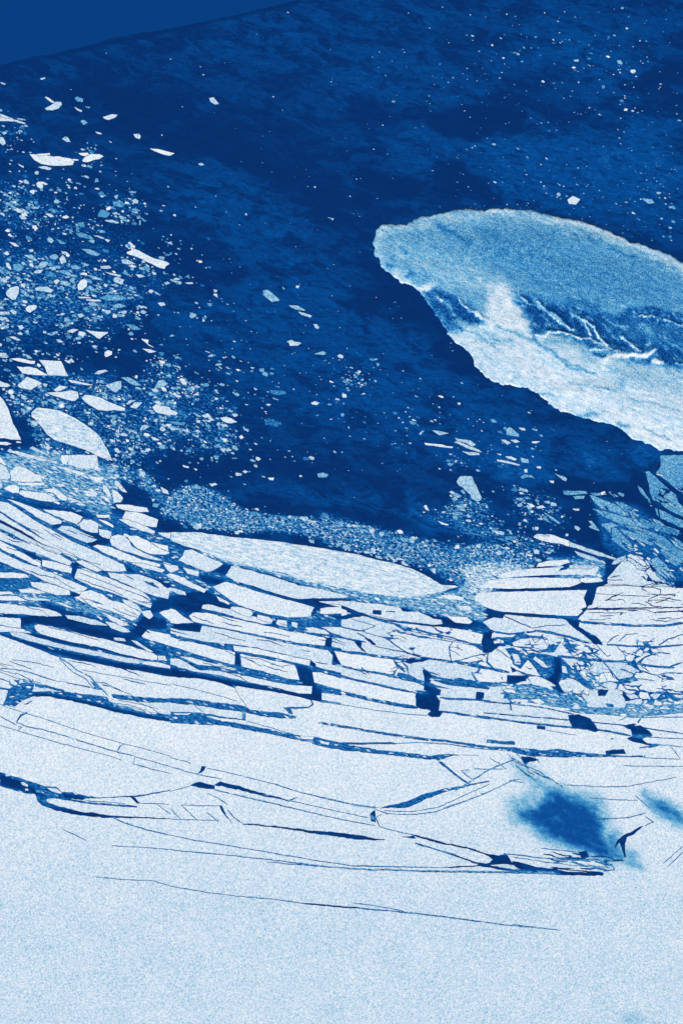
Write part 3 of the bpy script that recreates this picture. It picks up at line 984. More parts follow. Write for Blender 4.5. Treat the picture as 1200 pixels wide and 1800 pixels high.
def island_material():
    m = NT('island_firn_and_shade')
    tone = m.attr('tone').outputs['Fac']
    v = m.mapping((3.2, 1, 1), -24)
    st = m.noise(5, 4.0, 0.6, v); g1 = m.noise(2.0, 1.0); g2 = m.noise(5, 2.0)
    amp = m.math('MULTIPLY_ADD', tone, 0.55, 0.10)
    t = m.math('MULTIPLY_ADD', m.math('SUBTRACT', g1, 0.5), 0.8, tone)
    t = m.math('MULTIPLY_ADD', m.math('SUBTRACT', g2, 0.5), 0.20, t)
    t = m.math('MULTIPLY_ADD', m.math('SUBTRACT', st, 0.5), m.math('MULTIPLY', amp, 1.5), t, clamp=True)
    # branching spurs of bare ice and snow on the steep dark flank
    dk = m.math('MULTIPLY_ADD', tone, -9.0, 2.6, clamp=True)
    sp = m.math('ABSOLUTE', m.math('SUBTRACT', m.noise(13, 3.0, 0.55, m.mapping((3.4, 1, 1), -47), 0.6), 0.5))
    sp = m.math('POWER', m.math('MULTIPLY_ADD', sp, -9.0, 1.0, clamp=True), 3.0)
    sp = m.math('MULTIPLY', sp, m.math('MULTIPLY_ADD', m.noise(16, 2.0), 4.0, -1.8, clamp=True))
    t = m.math('MULTIPLY_ADD', m.math('MULTIPLY', sp, dk), 0.55, t, clamp=True)
    m.ramp(t); m.bump(m.noise(8, 4.0), 0.35, 0.5)
    return m.m

def sea_material():
    m = NT('sea_and_thin_ice', 0.9, 0.0)
    c = m.attr('field').outputs['Color']
    sp = m.n('ShaderNodeSeparateColor'); m.link(c, sp.inputs[0])
    tone, brash, q = sp.outputs[0], sp.outputs[1], sp.outputs[2]
    v = m.mapping((2.6, 1, 1), -14)
    big = m.noise(30, 8.0, 0.70, v, 0.7); mid = m.noise(7, 4.0, 0.6, v); fin = m.noise(2.2, 1.0)
    # plates of thin ice with fairly sharp rims
    pl = m.n('ShaderNodeMapRange'); m.link(m.math('MULTIPLY_ADD', m.math('SUBTRACT', tone, 0.055), 3.0, m.math('MULTIPLY_ADD', big, 1.9, -0.45)), pl.inputs[0])
    pl.inputs[1].default_value = 0.50; pl.inputs[2].default_value = 0.62
    t = m.math('MULTIPLY', tone, m.math('MULTIPLY_ADD', pl.outputs[0], 0.55, 0.10))
    t = m.math('MULTIPLY_ADD', m.math('SUBTRACT', mid, 0.5), m.math('MULTIPLY', tone, 0.9), t)
    t = m.math('MULTIPLY_ADD', m.math('SUBTRACT', fin, 0.5), m.math('MULTIPLY', tone, 0.55), t)
    k = m.n('ShaderNodeMapRange'); m.link(tone, k.inputs[0]); k.inputs[1].default_value = 0.025; k.inputs[2].default_value = 0.13
    kk = k.outputs[0]; pk = m.math('MULTIPLY', kk, m.math('MULTIPLY_ADD', pl.outputs[0], 0.6, 0.4))
    t = m.math('MULTIPLY_ADD', m.math('SUBTRACT', m.noise(3.4, 3.0, 0.6, v), 0.5), m.math('MULTIPLY', pk, 0.17), t)
    t = m.math('MULTIPLY_ADD', m.math('SUBTRACT', m.noise(1.9, 1.0), 0.5), m.math('MULTIPLY', pk, 0.12), t)
    # dark leads through the thin ice and pale wisps of grease ice
    ld = m.n('ShaderNodeMapRange'); m.link(m.noise(9, 5.0, 0.65, m.mapping((2.4, 1, 1), -20), 0.9), ld.inputs[0])
    ld.inputs[1].default_value = 0.38; ld.inputs[2].default_value = 0.47
    t = m.math('MULTIPLY', t, m.math('MULTIPLY_ADD', ld.outputs[0], 0.7, 0.3))
    rd = m.math('ABSOLUTE', m.math('SUBTRACT', m.noise(30, 4.0, 0.55, m.mapping((2.8, 1, 1), -8), 1.2), 0.5))
    rd = m.math('POWER', m.math('MULTIPLY_ADD', rd, -14.0, 1.0, clamp=True), 2.0)
    t = m.math('MULTIPLY_ADD', m.math('MULTIPLY', rd, mid), m.math('MULTIPLY', kk, 0.10), t)
    fl = m.math('MULTIPLY_ADD', m.noise(2.6, 2.0, 0.6, m.mapping((1.6, 1, 1), -16)), 6.0, -4.1, clamp=True)
    fl = m.math('MULTIPLY', fl, m.math('MULTIPLY_ADD', big, 4.0, -1.9, clamp=True))
    t = m.math('MULTIPLY_ADD', fl, m.math('MULTIPLY', kk, 0.30), t)
    # slush between the brash pieces
    sl = m.noise(3.2, 3.0, 0.62, m.mapping((1.8, 1, 1), -16))
    s2 = m.n('ShaderNodeMapRange'); m.link(m.math('MULTIPLY_ADD', brash, 0.22, sl), s2.inputs[0])
    s2.inputs[1].default_value = 0.585; s2.inputs[2].default_value = 0.92
    t = m.math('MULTIPLY_ADD', m.math('MULTIPLY', s2.outputs[0], m.math('MULTIPLY', brash, 1.6, clamp=True)), 0.75, t)
    # refrozen melange between the slabs, drawn out along the belts
    r1 = m.noise(2.8, 4.0, 0.65, m.mapping((2.8, 1, 1), -15)); r2 = m.noise(1.7, 1.0)
    qq = m.math('MULTIPLY', q, m.math('MULTIPLY_ADD', m.math('SUBTRACT', r1, 0.5), 6.5, 1.0, clamp=False), clamp=True)
    qq = m.math('MULTIPLY', qq, m.math('MULTIPLY_ADD', m.math('SUBTRACT', r2, 0.5), 1.0, 1.0))
    t = m.math('ADD', t, qq, clamp=True)
    m.ramp(t)
    return m.m
def no_data_material():
    m = NT('no_data_blue', 0.9, 0.0)
    t = m.math('MULTIPLY_ADD', m.math('SUBTRACT', m.noise(120, 2.0), 0.5), 0.012, 0.05)
    m.ramp(t); return m.m
def brash_material():
    m = NT('brash_fragments')
    t = m.math('MULTIPLY_ADD', m.math('SUBTRACT', m.noise(1.6, 1.0), 0.5), 0.5, m.attr('tone').outputs['Fac'], clamp=True)
    m.ramp(t); return m.m

# ------------------------------------------------------------------ small noise for geometry
_perm = rng.random((64, 64, 2)) * 2 - 1
def gnoise(p, size):
    q = np.asarray(p, float) / size; i = np.floor(q).astype(int); f = q - i; f = f * f * (3 - 2 * f)
    x0, y0 = i[:, 0] & 63, i[:, 1] & 63; x1, y1 = (x0 + 1) & 63, (y0 + 1) & 63
    fx, fy = f[:, :1], f[:, 1:]
    return (_perm[x0, y0] * (1 - fx) + _perm[x1, y0] * fx) * (1 - fy) + (_perm[x0, y1] * (1 - fx) + _perm[x1, y1] * fx) * fy

# ------------------------------------------------------------------ signed distance raster of the ice
X0, Y0, RES = -60.0, -30.0, 2.0
NX, NY = int(1320 * RES) + 1, int(1890 * RES) + 1
F = np.full((NY, NX), -3.0, np.float32); LAB = np.full((NY, NX), -1, np.int16)
def bbox(p, pad):
    a = np.floor((p.min(0) - pad - (X0, Y0)) * RES).astype(int); b = np.ceil((p.max(0) + pad - (X0, Y0)) * RES).astype(int) + 1
    return max(a[0], 0), max(a[1], 0), min(b[0], NX), min(b[1], NY)
def seg_min(D, ox, oy, a, b, off, pad):
    pts = np.array([a, b]); x0, y0, x1, y1 = bbox(pts, pad)
    x0 = max(x0, ox); y0 = max(y0, oy); x1 = min(x1, ox + D.shape[1]); y1 = min(y1, oy + D.shape[0])
    if x1 <= x0 or y1 <= y0: return
    X = (np.arange(x0, x1) / RES + X0)[None, :]; Y = (np.arange(y0, y1) / RES + Y0)[:, None]
    dx, dy = b[0] - a[0], b[1] - a[1]; L = dx * dx + dy * dy + 1e-9
    t = np.clip(((X - a[0]) * dx + (Y - a[1]) * dy) / L, 0, 1)
    d = np.hypot(X - a[0] - t * dx, Y - a[1] - t * dy) - off
    v = D[y0 - oy:y1 - oy, x0 - ox:x1 - ox]; np.minimum(v, d, out=v)
def poly_sd(p):
    x0, y0, x1, y1 = bbox(p, 3)
    if x1 <= x0 or y1 <= y0: return None
    w, h = x1 - x0, y1 - y0
    tog = np.zeros((h, w + 1), np.int8)
    n = len(p)
    D = np.full((h, w), 3.0, np.float32)
    for i in range(n):
        a, b = p[i], p[(i + 1) % n]
        seg_min(D, x0, y0, a, b, 0, 3)
        ay, by = (a[1] - Y0) * RES - y0, (b[1] - Y0) * RES - y0
        if ay == by: continue
        lo, hi = (ay, by) if ay < by else (by, ay)
        r = np.arange(max(0, math.ceil(lo)), min(h, math.ceil(hi)))
        if len(r) == 0: continue
        xs = ((a[0] - X0) * RES - x0) + (r - ay) * (b[0] - a[0]) * RES / (by - ay)
        c = np.clip(np.ceil(xs), 0, w).astype(int)
        np.add.at(tog, (r, c), 1)
    ins = (np.cumsum(tog, axis=1)[:, :w] & 1).astype(bool)
    return x0, y0, x1, y1, np.where(ins, D, -D)

NAVY, PATCH, TONES, FLOES = [], [], {}, []
def rough_line(p, closed, amp, step=5.0):
    out = []; n = len(p)
    for i in range(n if closed else n - 1):
        a, b = p[i], p[(i + 1) % n]; L = float(np.hypot(*(b - a))); k = max(1, int(L / step))
        for j in range(k): out.append(a + (b - a) * j / k)
    if not closed: out.append(p[-1])
    out = np.array(out)
    return out + gnoise(out, 7.0) * amp + gnoise(out + 91, 2.7) * amp * 0.5
def parse():
    ox = oy = 0.0; sc = 1.0; lab = 0
    for ln in DATA.splitlines():
        ln = ln.strip()
        if not ln or ln[0] in 'Z#': continue
        k = ln.split(); cmd = k[0]
        if cmd == 'T': ox, oy, sc = float(k[1]), float(k[2]), float(k[3]); continue
        val = None; rest = k[1:]
        if cmd in ('C', 'P', 'F'): val = float(rest[0]); rest = rest[1:]
        pts = np.array([[float(v) for v in s.split(',')] for s in rest]) / sc + (ox, oy)
        if cmd == 'C':
            hw = max(val / sc * 0.5 + 0.12, 0.62) + (0.18 if pts[:, 1].mean() > 1330 else 0)
            p = rough_line(pts, False, 0.45)
            x0, y0, x1, y1 = bbox(p, 3 + hw)
            if x1 <= x0 or y1 <= y0: continue
            v = F[y0:y1, x0:x1]
            for i in range(len(p) - 1):
                taper = 0.72 if i in (0, len(p) - 2) else 1.0
                taper *= 0.8 + 0.35 * random.random()
                seg_min(v, x0, y0, p[i], p[i + 1], max(hw * taper, 0.52), 3 + hw)
            if val / sc < 4: STROKES.append((pts, max(val / sc, 1.0)))
        elif cmd == 'P': PATCH.append((val, pts))
        elif cmd == 'F':
            for q in pts: FLOES.append((val / sc, q))
        else:
            if cmd == 'N': NAVY.append(pts); continue
            r = poly_sd(rough_line(pts, True, 0.9 if cmd[0] == 'D' else 0.6, 4.0))
            if r is None: continue
            x0, y0, x1, y1, sd = r; v = F[y0:y1, x0:x1]
            if cmd in ('D', 'DN'):
                np.minimum(v, -sd, out=v)
                if cmd == 'DN': NAVY.append(pts)
            elif cmd[0] == 'X':
                np.maximum(v, sd, out=v)
            else:
                v[:] = np.maximum(np.minimum(v, -sd - 0.75), sd)
                lab += 1; TONES[lab] = float(cmd[2:]) if '@' in cmd else 0.9
                LAB[y0:y1, x0:x1][sd > 0] = lab
STROKES = []
parse()

def crack(p, hw):
    p = rough_line(np.array(p), False, 0.7, 3.0); x0, y0, x1, y1 = bbox(p, 3 + hw)
    if x1 <= x0 or y1 <= y0: return
    v = F[y0:y1, x0:x1]; n = len(p) - 1
    for i in range(n): seg_min(v, x0, y0, p[i], p[i + 1], max(0.5, hw * (0.5 + math.sin(math.pi * (i + 0.5) / n) * 0.8)), 3 + hw)
for (x0, y0, x1, y1), n, rots, L, w in (
        ((1020, 990, 1200, 1100), 20, (3, -6, 8), (15, 50), 0.6), ((0, 930, 300, 1110), 50, (20, 22, 24), (15, 70), 0.6),
        ((300, 1080, 600, 1200), 26, (14, 13), (12, 60), 0.6), ((0, 1160, 260, 1250), 16, (12, 16), (20, 80), 0.6),
        ((965, 1500, 1070, 1532), 22, (4, 8, 14), (10, 40), 1.1), ((900, 1325, 960, 1370), 7, (38, 42), (15, 40), 0.6)):
    for _ in range(n):
        c = np.array([random.uniform(x0, x1), random.uniform(y0, y1)]); a = math.radians(random.choice(rots) + random.gauss(0, 6))
        l = random.uniform(*L); d = np.array([math.cos(a), math.sin(a)]) * l / 2; b = np.array([-d[1], d[0]]) * random.uniform(-0.25, 0.25)
        crack([c - d, c + b * 0.6, c + d], w * random.uniform(0.6, 1.3))

def shatter(x0, y0, x1, y1, n, rot, sq, wmin, wmax, fade):
    """break a stretch of ice into angular plates: cracks along the borders of uneven cells"""
    ax = np.arange(int((x0 - X0) * RES), min(NX, int((x1 - X0) * RES))); ay = np.arange(int((y0 - Y0) * RES), int((y1 - Y0) * RES))
    X, Y = np.meshgrid(ax / RES + X0, ay / RES + Y0); q = np.stack([X.ravel(), Y.ravel()], 1)
    wq = q + gnoise(q, 14) * 3 + gnoise(q + 11, 4.0) * 1.3
    a = math.radians(rot); U = wq[:, 0] * math.cos(a) + wq[:, 1] * math.sin(a); V_ = (wq[:, 1] * math.cos(a) - wq[:, 0] * math.sin(a)) * sq
    sx = rng.uniform(x0 - 10, x1 + 10, n); sy = rng.uniform(y0 - 10, y1 + 10, n)
    su = sx * math.cos(a) + sy * math.sin(a); sv = (sy * math.cos(a) - sx * math.sin(a)) * sq
    f1 = np.full(len(U), 1e9); f2 = f1.copy()
    for u, v in zip(su, sv):
        d = np.hypot(U - u, V_ - v); f2 = np.minimum(f2, np.maximum(f1, d)); f1 = np.minimum(f1, d)
    e = (f2 - f1) / 2 / (1 + (sq - 1) * 0.5)
    m = gnoise(q, 30)[:, 0] * 1.3 + gnoise(q + 70, 12)[:, 0] * 0.7
    ed = np.minimum(np.minimum(q[:, 0] - x0, x1 + (500 if x1 > 1190 else 0) - q[:, 0]), np.minimum(q[:, 1] - y0, y1 - q[:, 1])) / fade
    hw = wmin + (wmax - wmin) * np.clip(0.5 + m * 0.6, 0, 1) - np.clip(1 - ed, 0, 1) * 3
    v = F[ay[0]:ay[-1] + 1, ax[0]:ax[-1] + 1]
    np.minimum(v, (e - hw).reshape(v.shape).astype(np.float32), out=v)
shatter(850, 1095, 1255, 1272, 380, 6, 2.5, -0.8, 1.25, 30)
shatter(960, 1110, 1060, 1235, 130, 20, 1.9, -0.6, 1.3, 20)
shatter(600, 1080, 880, 1210, 120, 16, 2.6, -1.1, 1.0, 25)
shatter(1020, 975, 1255, 1100, 60, 2, 3.0, -1.4, 0.7, 20)
shatter(60, 790, 290, 900, 150, 17, 2.2, -0.8, 0.9, 15)
shatter(1035, 845, 1255, 1035, 190, 33, 3.6, -0.7, 0.9, 14)
shatter(0, 1185, 70, 1250, 50, 20, 1.5, -0.3, 1.2, 12)

# ------------------------------------------------------------------ contours (marching squares)
def contours():
    S = F > 0
    S[0, :] = S[-1, :] = False; S[:, 0] = S[:, -1] = False
    Fv = np.where(S, np.maximum(F, 0.02), np.minimum(F, -0.02))
    a, b, c, d = S[:-1, :-1], S[:-1, 1:], S[1:, 1:], S[1:, :-1]
    code = a.astype(np.uint8) | (b << 1).astype(np.uint8) | (c << 2).astype(np.uint8) | (d << 3).astype(np.uint8)
    ys, xs = np.nonzero((code > 0) & (code < 15)); codes = code[ys, xs]
    # edges: 0 top (x,y)-(x+1,y), 1 right, 2 bottom, 3 left ; directed so that ice lies on one side
    T = {1: [(3, 0)], 2: [(0, 1)], 3: [(3, 1)], 4: [(1, 2)], 5: [(3, 0), (1, 2)], 6: [(0, 2)], 7: [(3, 2)],
         8: [(2, 3)], 9: [(2, 0)], 10: [(0, 1), (2, 3)], 11: [(2, 1)], 12: [(1, 3)], 13: [(1, 0)], 14: [(0, 3)]}
    W = NX * 2
    def eid(e, x, y):
        if e == 0: return (y * NX + x) * 2
        if e == 1: return (y * NX + x + 1) * 2 + 1
        if e == 2: return ((y + 1) * NX + x) * 2
        return (y * NX + x) * 2 + 1
    nxt = {}
    for x, y, k in zip(xs.tolist(), ys.tolist(), codes.tolist()):
        for s, e in T[k]: nxt[eid(s, x, y)] = eid(e, x, y)
    loops = []; seen = set()
    for s in nxt:
        if s in seen: continue
        L = []; c = s
        while c not in seen and c in nxt:
            seen.add(c); L.append(c); c = nxt[c]
        if len(L) < 6: continue
        L = np.array(L); hor = (L & 1) == 0; q = L >> 1; y = q // NX; x = q % NX
        f0 = Fv[y, x]; f1 = np.where(hor, Fv[y, np.minimum(x + 1, NX - 1)], Fv[np.minimum(y + 1, NY - 1), x])
        t = f0 / (f0 - f1)
        P = np.stack([(x + np.where(hor, t, 0)) / RES + X0, (y + np.where(hor, 0, t)) / RES + Y0], 1)
        loops.append(P)
    return loops
def simplify(P, eps):
    n = len(P); keep = np.zeros(n, bool); far = int(np.argmax(((P - P[0]) ** 2).sum(1)))
    keep[0] = keep[far] = True
    st = [(0, far), (far, n)]
    Q = np.vstack([P, P[:1]])
    while st:
        i, j = st.pop()
        if j - i < 2: continue
        a, b = Q[i], Q[j]; d = b - a; L = math.hypot(*d) + 1e-9; s = Q[i + 1:j]
        dist = np.abs((s[:, 0] - a[0]) * d[1] - (s[:, 1] - a[1]) * d[0]) / L if L > 1e-6 else np.hypot(*(s - a).T)
        k = int(np.argmax(dist))
        if dist[k] > eps:
            k += i + 1; keep[k] = True; st += [(i, k), (k, j)]
    return P[keep]
def area(P):
    x, y = P[:, 0], P[:, 1]; return 0.5 * float(np.sum(x * np.roll(y, -1) - np.roll(x, -1) * y))
def inside(pt, P):
    x, y = pt; X, Y = P[:, 0], P[:, 1]; X2, Y2 = np.roll(X, -1), np.roll(Y, -1)
    c = (Y > y) != (Y2 > y)
    return bool((np.count_nonzero(c & (x < (X2 - X) * (y - Y) / (Y2 - Y + 1e-12) + X))) & 1)
loops = [(P, area(P)) for P in contours()]
# the main sheet is by far the largest loop: its sign tells outer loops from holes
sgn = math.copysign(1, max(loops, key=lambda l: abs(l[1]))[1])
outers, holes = [], []
for P, A in loops:
    if abs(A) < 2.5: continue
    S_ = simplify(P, 0.22)
    if len(S_) < 3: continue
    (outers if A * sgn > 0 else holes).append([S_, abs(A), P])
outers.sort(key=lambda o: o[1])
for o in outers: o.append([])
for h in holes:
    q = h[2][0]
    for o in outers:
        if o[1] <= h[1]: continue
        lo, hi = o[0].min(0), o[0].max(0)
        if (q < lo - 0.1).any() or (q > hi + 0.1).any(): continue
        if inside(q, o[2]): o[3].append(h[0]); break

# ------------------------------------------------------------------ mesh helpers
def link(name, verts, faces, mat, attrs=None, parent=None, smooth=False):
    me = bpy.data.meshes.new(name); me.from_pydata(verts, [], faces); me.materials.append(mat)
    for k, v in (attrs or {}).items():
        a = me.attributes.new(k, 'FLOAT', 'POINT'); a.data.foreach_set('value', np.asarray(v, np.float32))
    if smooth: me.polygons.foreach_set('use_smooth', [True] * len(me.polygons))
    o = bpy.data.objects.new(name, me); SC.collection.objects.link(o)
    if parent: o.parent = parent
    return o
def tag(o, label=None, cat=None, group=None, kind=None):
    for k, v in (('label', label), ('category', cat), ('group', group), ('kind', kind)):
        if v: o[k] = v
    return o
def warp(P):
    return P + gnoise(P, 2.1) * 0.22 + gnoise(P + 37.0, 6.0) * 0.35
def cdt(rings, extra=()):
    vs, es = [], []
    for R in rings:
        b = len(vs); vs += [Vector((float(x), float(y))) for x, y in R]
        es += [(b + i, b + (i + 1) % len(R)) for i in range(len(R))]
    vs += [Vector((float(x), float(y))) for x, y in extra]
    r = delaunay_2d_cdt(vs, es, [], 0, 1e-5)
    con = {(min(e), max(e)) for e, og in zip(r[1], r[4]) if og}
    tri = r[2]; own = {}
    for k, t in enumerate(tri):
        for i in range(len(t)):
            a, b = t[i], t[(i + 1) % len(t)]; own.setdefault((min(a, b), max(a, b)), []).append(k)
    ins = [None] * len(tri); st = []
    for e, ks in own.items():
        if len(ks) == 1 and ins[ks[0]] is None: ins[ks[0]] = e in con; st.append(ks[0])
    while st:
        k = st.pop(); t = tri[k]
        for i in range(len(t)):
            a, b = t[i], t[(i + 1) % len(t)]; e = (min(a, b), max(a, b))
            for q in own[e]:
                if ins[q] is None: ins[q] = ins[k] != (e in con); st.append(q)
    return r[0], [t for t, i in zip(tri, ins) if i], None
def slab_mesh(rings, z1, z0, extra=()):
    """top face of an ice plate plus its walls down into the water"""
    v, f, e = cdt(rings, extra)
    V = np.array([(a[0], a[1]) for a in v]); n = len(V)
    cnt = {}
    F2 = []
    for t in f:
        t = list(t); A = area(V[t])
        if A > 0: t.reverse()          # y is flipped in W2
        F2.append(t)
        for i in range(len(t)):
            a, b = t[i], t[(i + 1) % len(t)]; cnt[(a, b)] = cnt.get((a, b), 0) + 1
    edge = [(a, b) for (a, b) in cnt if (b, a) not in cnt]
    ring = sorted({a for e_ in edge for a in e_}); low = {a: n + i for i, a in enumerate(ring)}
    cx, cy = V.mean(0)
    top = [(*W2(x, y), z1) for x, y in V]
    bot = [(*W2(*V[a]), z0) for a in ring]
    F2 += [[b, a, low[a], low[b]] for a, b in edge]
    return V, top + bot, F2, ring

def soft_poly(xs, ys, P, r):
    """0..1 membership of grid points, with an edge r wide"""
    X, Y = np.meshgrid(xs, ys); ins = np.zeros(X.shape, bool); D = np.full(X.shape, 1e9)
    n = len(P)
    for i in range(n):
        (ax, ay), (bx, by) = P[i], P[(i + 1) % n]
        dx, dy = bx - ax, by - ay; L = dx * dx + dy * dy + 1e-9
        t = np.clip(((X - ax) * dx + (Y - ay) * dy) / L, 0, 1)
        D = np.minimum(D, np.hypot(X - ax - t * dx, Y - ay - t * dy))
        c = (ay > Y) != (by > Y)
        if ay != by: ins ^= c & (X < (bx - ax) * (Y - ay) / (by - ay) + ax)
    sd = np.where(ins, D, -D)
    t = np.clip(0.5 + sd / (2 * r), 0, 1); return t * t * (3 - 2 * t)
def paint_poly(G, xs, ys, P, r, v, mode='mix'):
    P = np.asarray(P); lo = P.min(0) - r; hi = P.max(0) + r
    i0, i1 = np.searchsorted(xs, [lo[0], hi[0]]); j0, j1 = np.searchsorted(ys, [lo[1], hi[1]])
    if i1 <= i0 or j1 <= j0: return
    m = soft_poly(xs[i0:i1], ys[j0:j1], P, r); g = G[j0:j1, i0:i1]
    if mode == 'mix': g[:] = g * (1 - m) + v * m
    else: g[:] = np.maximum(g, v * m)
def paint_line(G, xs, ys, P, r, v):
    P = np.asarray(P); lo = P.min(0) - r * 2; hi = P.max(0) + r * 2
    i0, i1 = np.searchsorted(xs, [lo[0], hi[0]]); j0, j1 = np.searchsorted(ys, [lo[1], hi[1]])
    if i1 <= i0 or j1 <= j0: return
    X, Y = np.meshgrid(xs[i0:i1], ys[j0:j1]); D = np.full(X.shape, 1e9)
    for (ax, ay), (bx, by) in zip(P[:-1], P[1:]):
        dx, dy = bx - ax, by - ay; L = dx * dx + dy * dy + 1e-9
        t = np.clip(((X - ax) * dx + (Y - ay) * dy) / L, 0, 1)
        D = np.minimum(D, np.hypot(X - ax - t * dx, Y - ay - t * dy))
    m = np.exp(-(D / r) ** 2 * 1.2); g = G[j0:j1, i0:i1]; g[:] = g * (1 - m) + v * m

# ------------------------------------------------------------------ the sea
STEP = 3.0
gx = np.arange(-99, 1300, STEP); gy = np.arange(-99, 1900, STEP)
tone = np.full((len(gy), len(gx)), 0.065); brash = np.zeros_like(tone); melange = np.zeros_like(tone)
for ln in GRIDS.splitlines():
    k = ln.split()
    if not k or k[0] == '#': continue
    P = np.array([[float(v) for v in s.split(',')] for s in k[3:]]); v, r = float(k[1]), float(k[2])
    if k[0] == 'G': paint_poly(tone, gx, gy, P, r, v)
    elif k[0] == 'M': paint_poly(brash, gx, gy, P, r, v, 'max')
    elif k[0] == 'Q': paint_poly(melange, gx, gy, P, r, v)
wp = gnoise(np.stack([(GXX := np.meshgrid(gx, gy))[0].ravel(), GXX[1].ravel() * 1.8], 1), 46) * (22, 12) + gnoise(np.stack([GXX[0].ravel() + 500, GXX[1].ravel() * 1.8], 1), 17) * (9, 6)
wj = np.clip(((GXX[1].ravel() + wp[:, 1] + 99) / STEP).round().astype(int), 0, len(gy) - 1); wi = np.clip(((GXX[0].ravel() + wp[:, 0] + 99) / STEP).round().astype(int), 0, len(gx) - 1)
tone = tone[wj, wi].reshape(tone.shape); lowp = GXX[1] > 840
brash = np.where(lowp, brash, brash[wj, wi].reshape(tone.shape))
for P in NAVY: paint_poly(melange, gx, gy, P, 2.5, 0.0)
for P, w in STROKES:
    if w < 2.2 and P[:, 1].mean() > 1180: paint_line(melange, gx, gy, P, 3.0, 0.34)
paint_line(tone, gx, gy, np.array([(90, 100), (160, 82), (255, 62), (400, 30), (520, 4)]), 5, 0.015)
far = [-9000, -3000, -900, -300]
XS = np.concatenate([np.array(far) + 0.0, gx, [1600, 2400, 5000, 10000]])
YS = np.concatenate([np.array(far) + 0.0, gy, [2300, 3000, 6000, 10000]])
pad = lambda A, c: np.pad(A, ((4, 4), (4, 4)), mode='edge')
tone_, brash_, mel_ = pad(tone, 0), pad(brash, 0), pad(melange, 0)
XX, YY = np.meshgrid(XS, YS); nx, ny = len(XS), len(YS)
co = np.stack([XX - 600, 900 - YY, np.zeros_like(XX)], -1).reshape(-1, 3)
me = bpy.data.meshes.new('sea'); me.vertices.add(nx * ny); me.vertices.foreach_set('co', co.ravel().astype(np.float32))
ii = (np.arange(ny - 1)[:, None] * nx + np.arange(nx - 1)[None, :]).ravel()
quads = np.stack([ii, ii + nx, ii + nx + 1, ii + 1], 1).astype(np.int32)
me.loops.add(quads.size); me.loops.foreach_set('vertex_index', quads.ravel())
me.polygons.add(len(quads)); me.polygons.foreach_set('loop_start', np.arange(0, quads.size, 4, dtype=np.int32))
me.update(calc_edges=True)
fa = me.attributes.new('field', 'FLOAT_COLOR', 'POINT')
fa.data.foreach_set('color', np.stack([tone_, brash_, mel_, np.ones_like(tone_)], -1).astype(np.float32).ravel())
me.materials.append(sea_material())
sea = bpy.data.objects.new('sea', me); SC.collection.objects.link(sea); sea['kind'] = 'structure'

edge = [(-9000, 2200), (0, 114), (60, 100), (90, 95), (165, 77), (200, 67), (250, 57), (262, 57), (350, 40), (425, 24), (520, 1), (1400, -215), (9000, -2100)]  # blank no-data wedge outside the satellite swath, added as a flat blue sheet
ep = rough_line(np.array(edge[1:-2], float), False, 0.5)
pts = [edge[0]] + [tuple(p) for p in ep] + [edge[-2], edge[-1], (9000, -9000), (-9000, -9000)]
V, vv, ff, _ = slab_mesh([np.array(pts, float)], 0.12, -0.5)
tag(link('no_data_wedge', vv, ff, no_data_material()), kind='structure')

# ------------------------------------------------------------------ labels for the ice
def region(x, y):
    if y > 1215: return 'on the cracked shelf edge'
    if y > 860 and x < 290 + max(0, (y - 1000)): return 'in the fan of curved slabs'
    if y > 960 and x < 640: return 'in the stepped slab belt'
    if y > 960 and x < 840: return 'below the striped floe'
    if y > 1180: return 'in the crushed belt beside the shelf'
    if y > 970: return 'in the belt below the headland'
    if x > 1015 and y > 780: return 'among shards off the headland'
    if x > 700 and y > 700: return 'in the dark lead below the island'
    if y > 640 and x < 480: return 'in the dense ice rubble'
    if y > 330 and x < 350: return 'in the loose drifting pack'
    if x < 350: return 'in dark water above the pack'
    if y < 430 and x > 500: return 'in open water above the island'
    return 'in dark water beside the island'
def hue(t): return 'white' if t > 0.8 else 'pale' if t > 0.66 else 'pale blue' if t > 0.54 else 'blue grey' if t > 0.4 else 'dull blue'
ONES = 'first second third fourth fifth sixth seventh eighth ninth tenth eleventh twelfth thirteenth fourteenth fifteenth sixteenth seventeenth eighteenth nineteenth'.split()
TENS = {2: 'twent', 3: 'thirt', 4: 'fort', 5: 'fift', 6: 'sixt', 7: 'sevent'}
def ordinal(n):
    if n < 20: return ONES[n - 1]
    t, u = divmod(n, 10); return TENS[t] + ('ieth' if u == 0 else 'y-' + ONES[u - 1])
PENDING = []
def describe(o, P, A, t, cat):
    """note what sets this floe apart; the label is written once all are known"""
    c = P.mean(0); Q = P - c; w, vec = np.linalg.eigh(Q.T @ Q / len(Q)); asp = math.sqrt(w[1] / max(w[0], 1e-6))
    size = 'tiny' if A < 70 else 'small' if A < 200 else 'medium' if A < 700 else 'large' if A < 2500 else 'huge'
    shp = 'ice sliver' if asp > 6 else 'long' if asp > 3.2 else 'oblong' if asp > 1.9 else 'blocky'
    noun = 'slab' if 'slab' in cat else 'floe'
    base = f"{size} {hue(t)} {shp} ice {noun}" if shp[-1] != 'r' else f"{size} {hue(t)} {shp}"
    speck = A < 22
    if speck: base = 'speck sized ' + ('white' if t > 0.72 else 'bluish') + ' floe'
    o['category'] = cat; o['kind'] = 'thing'; PENDING.append((base, region(*c), c[1], speck, o, noun))
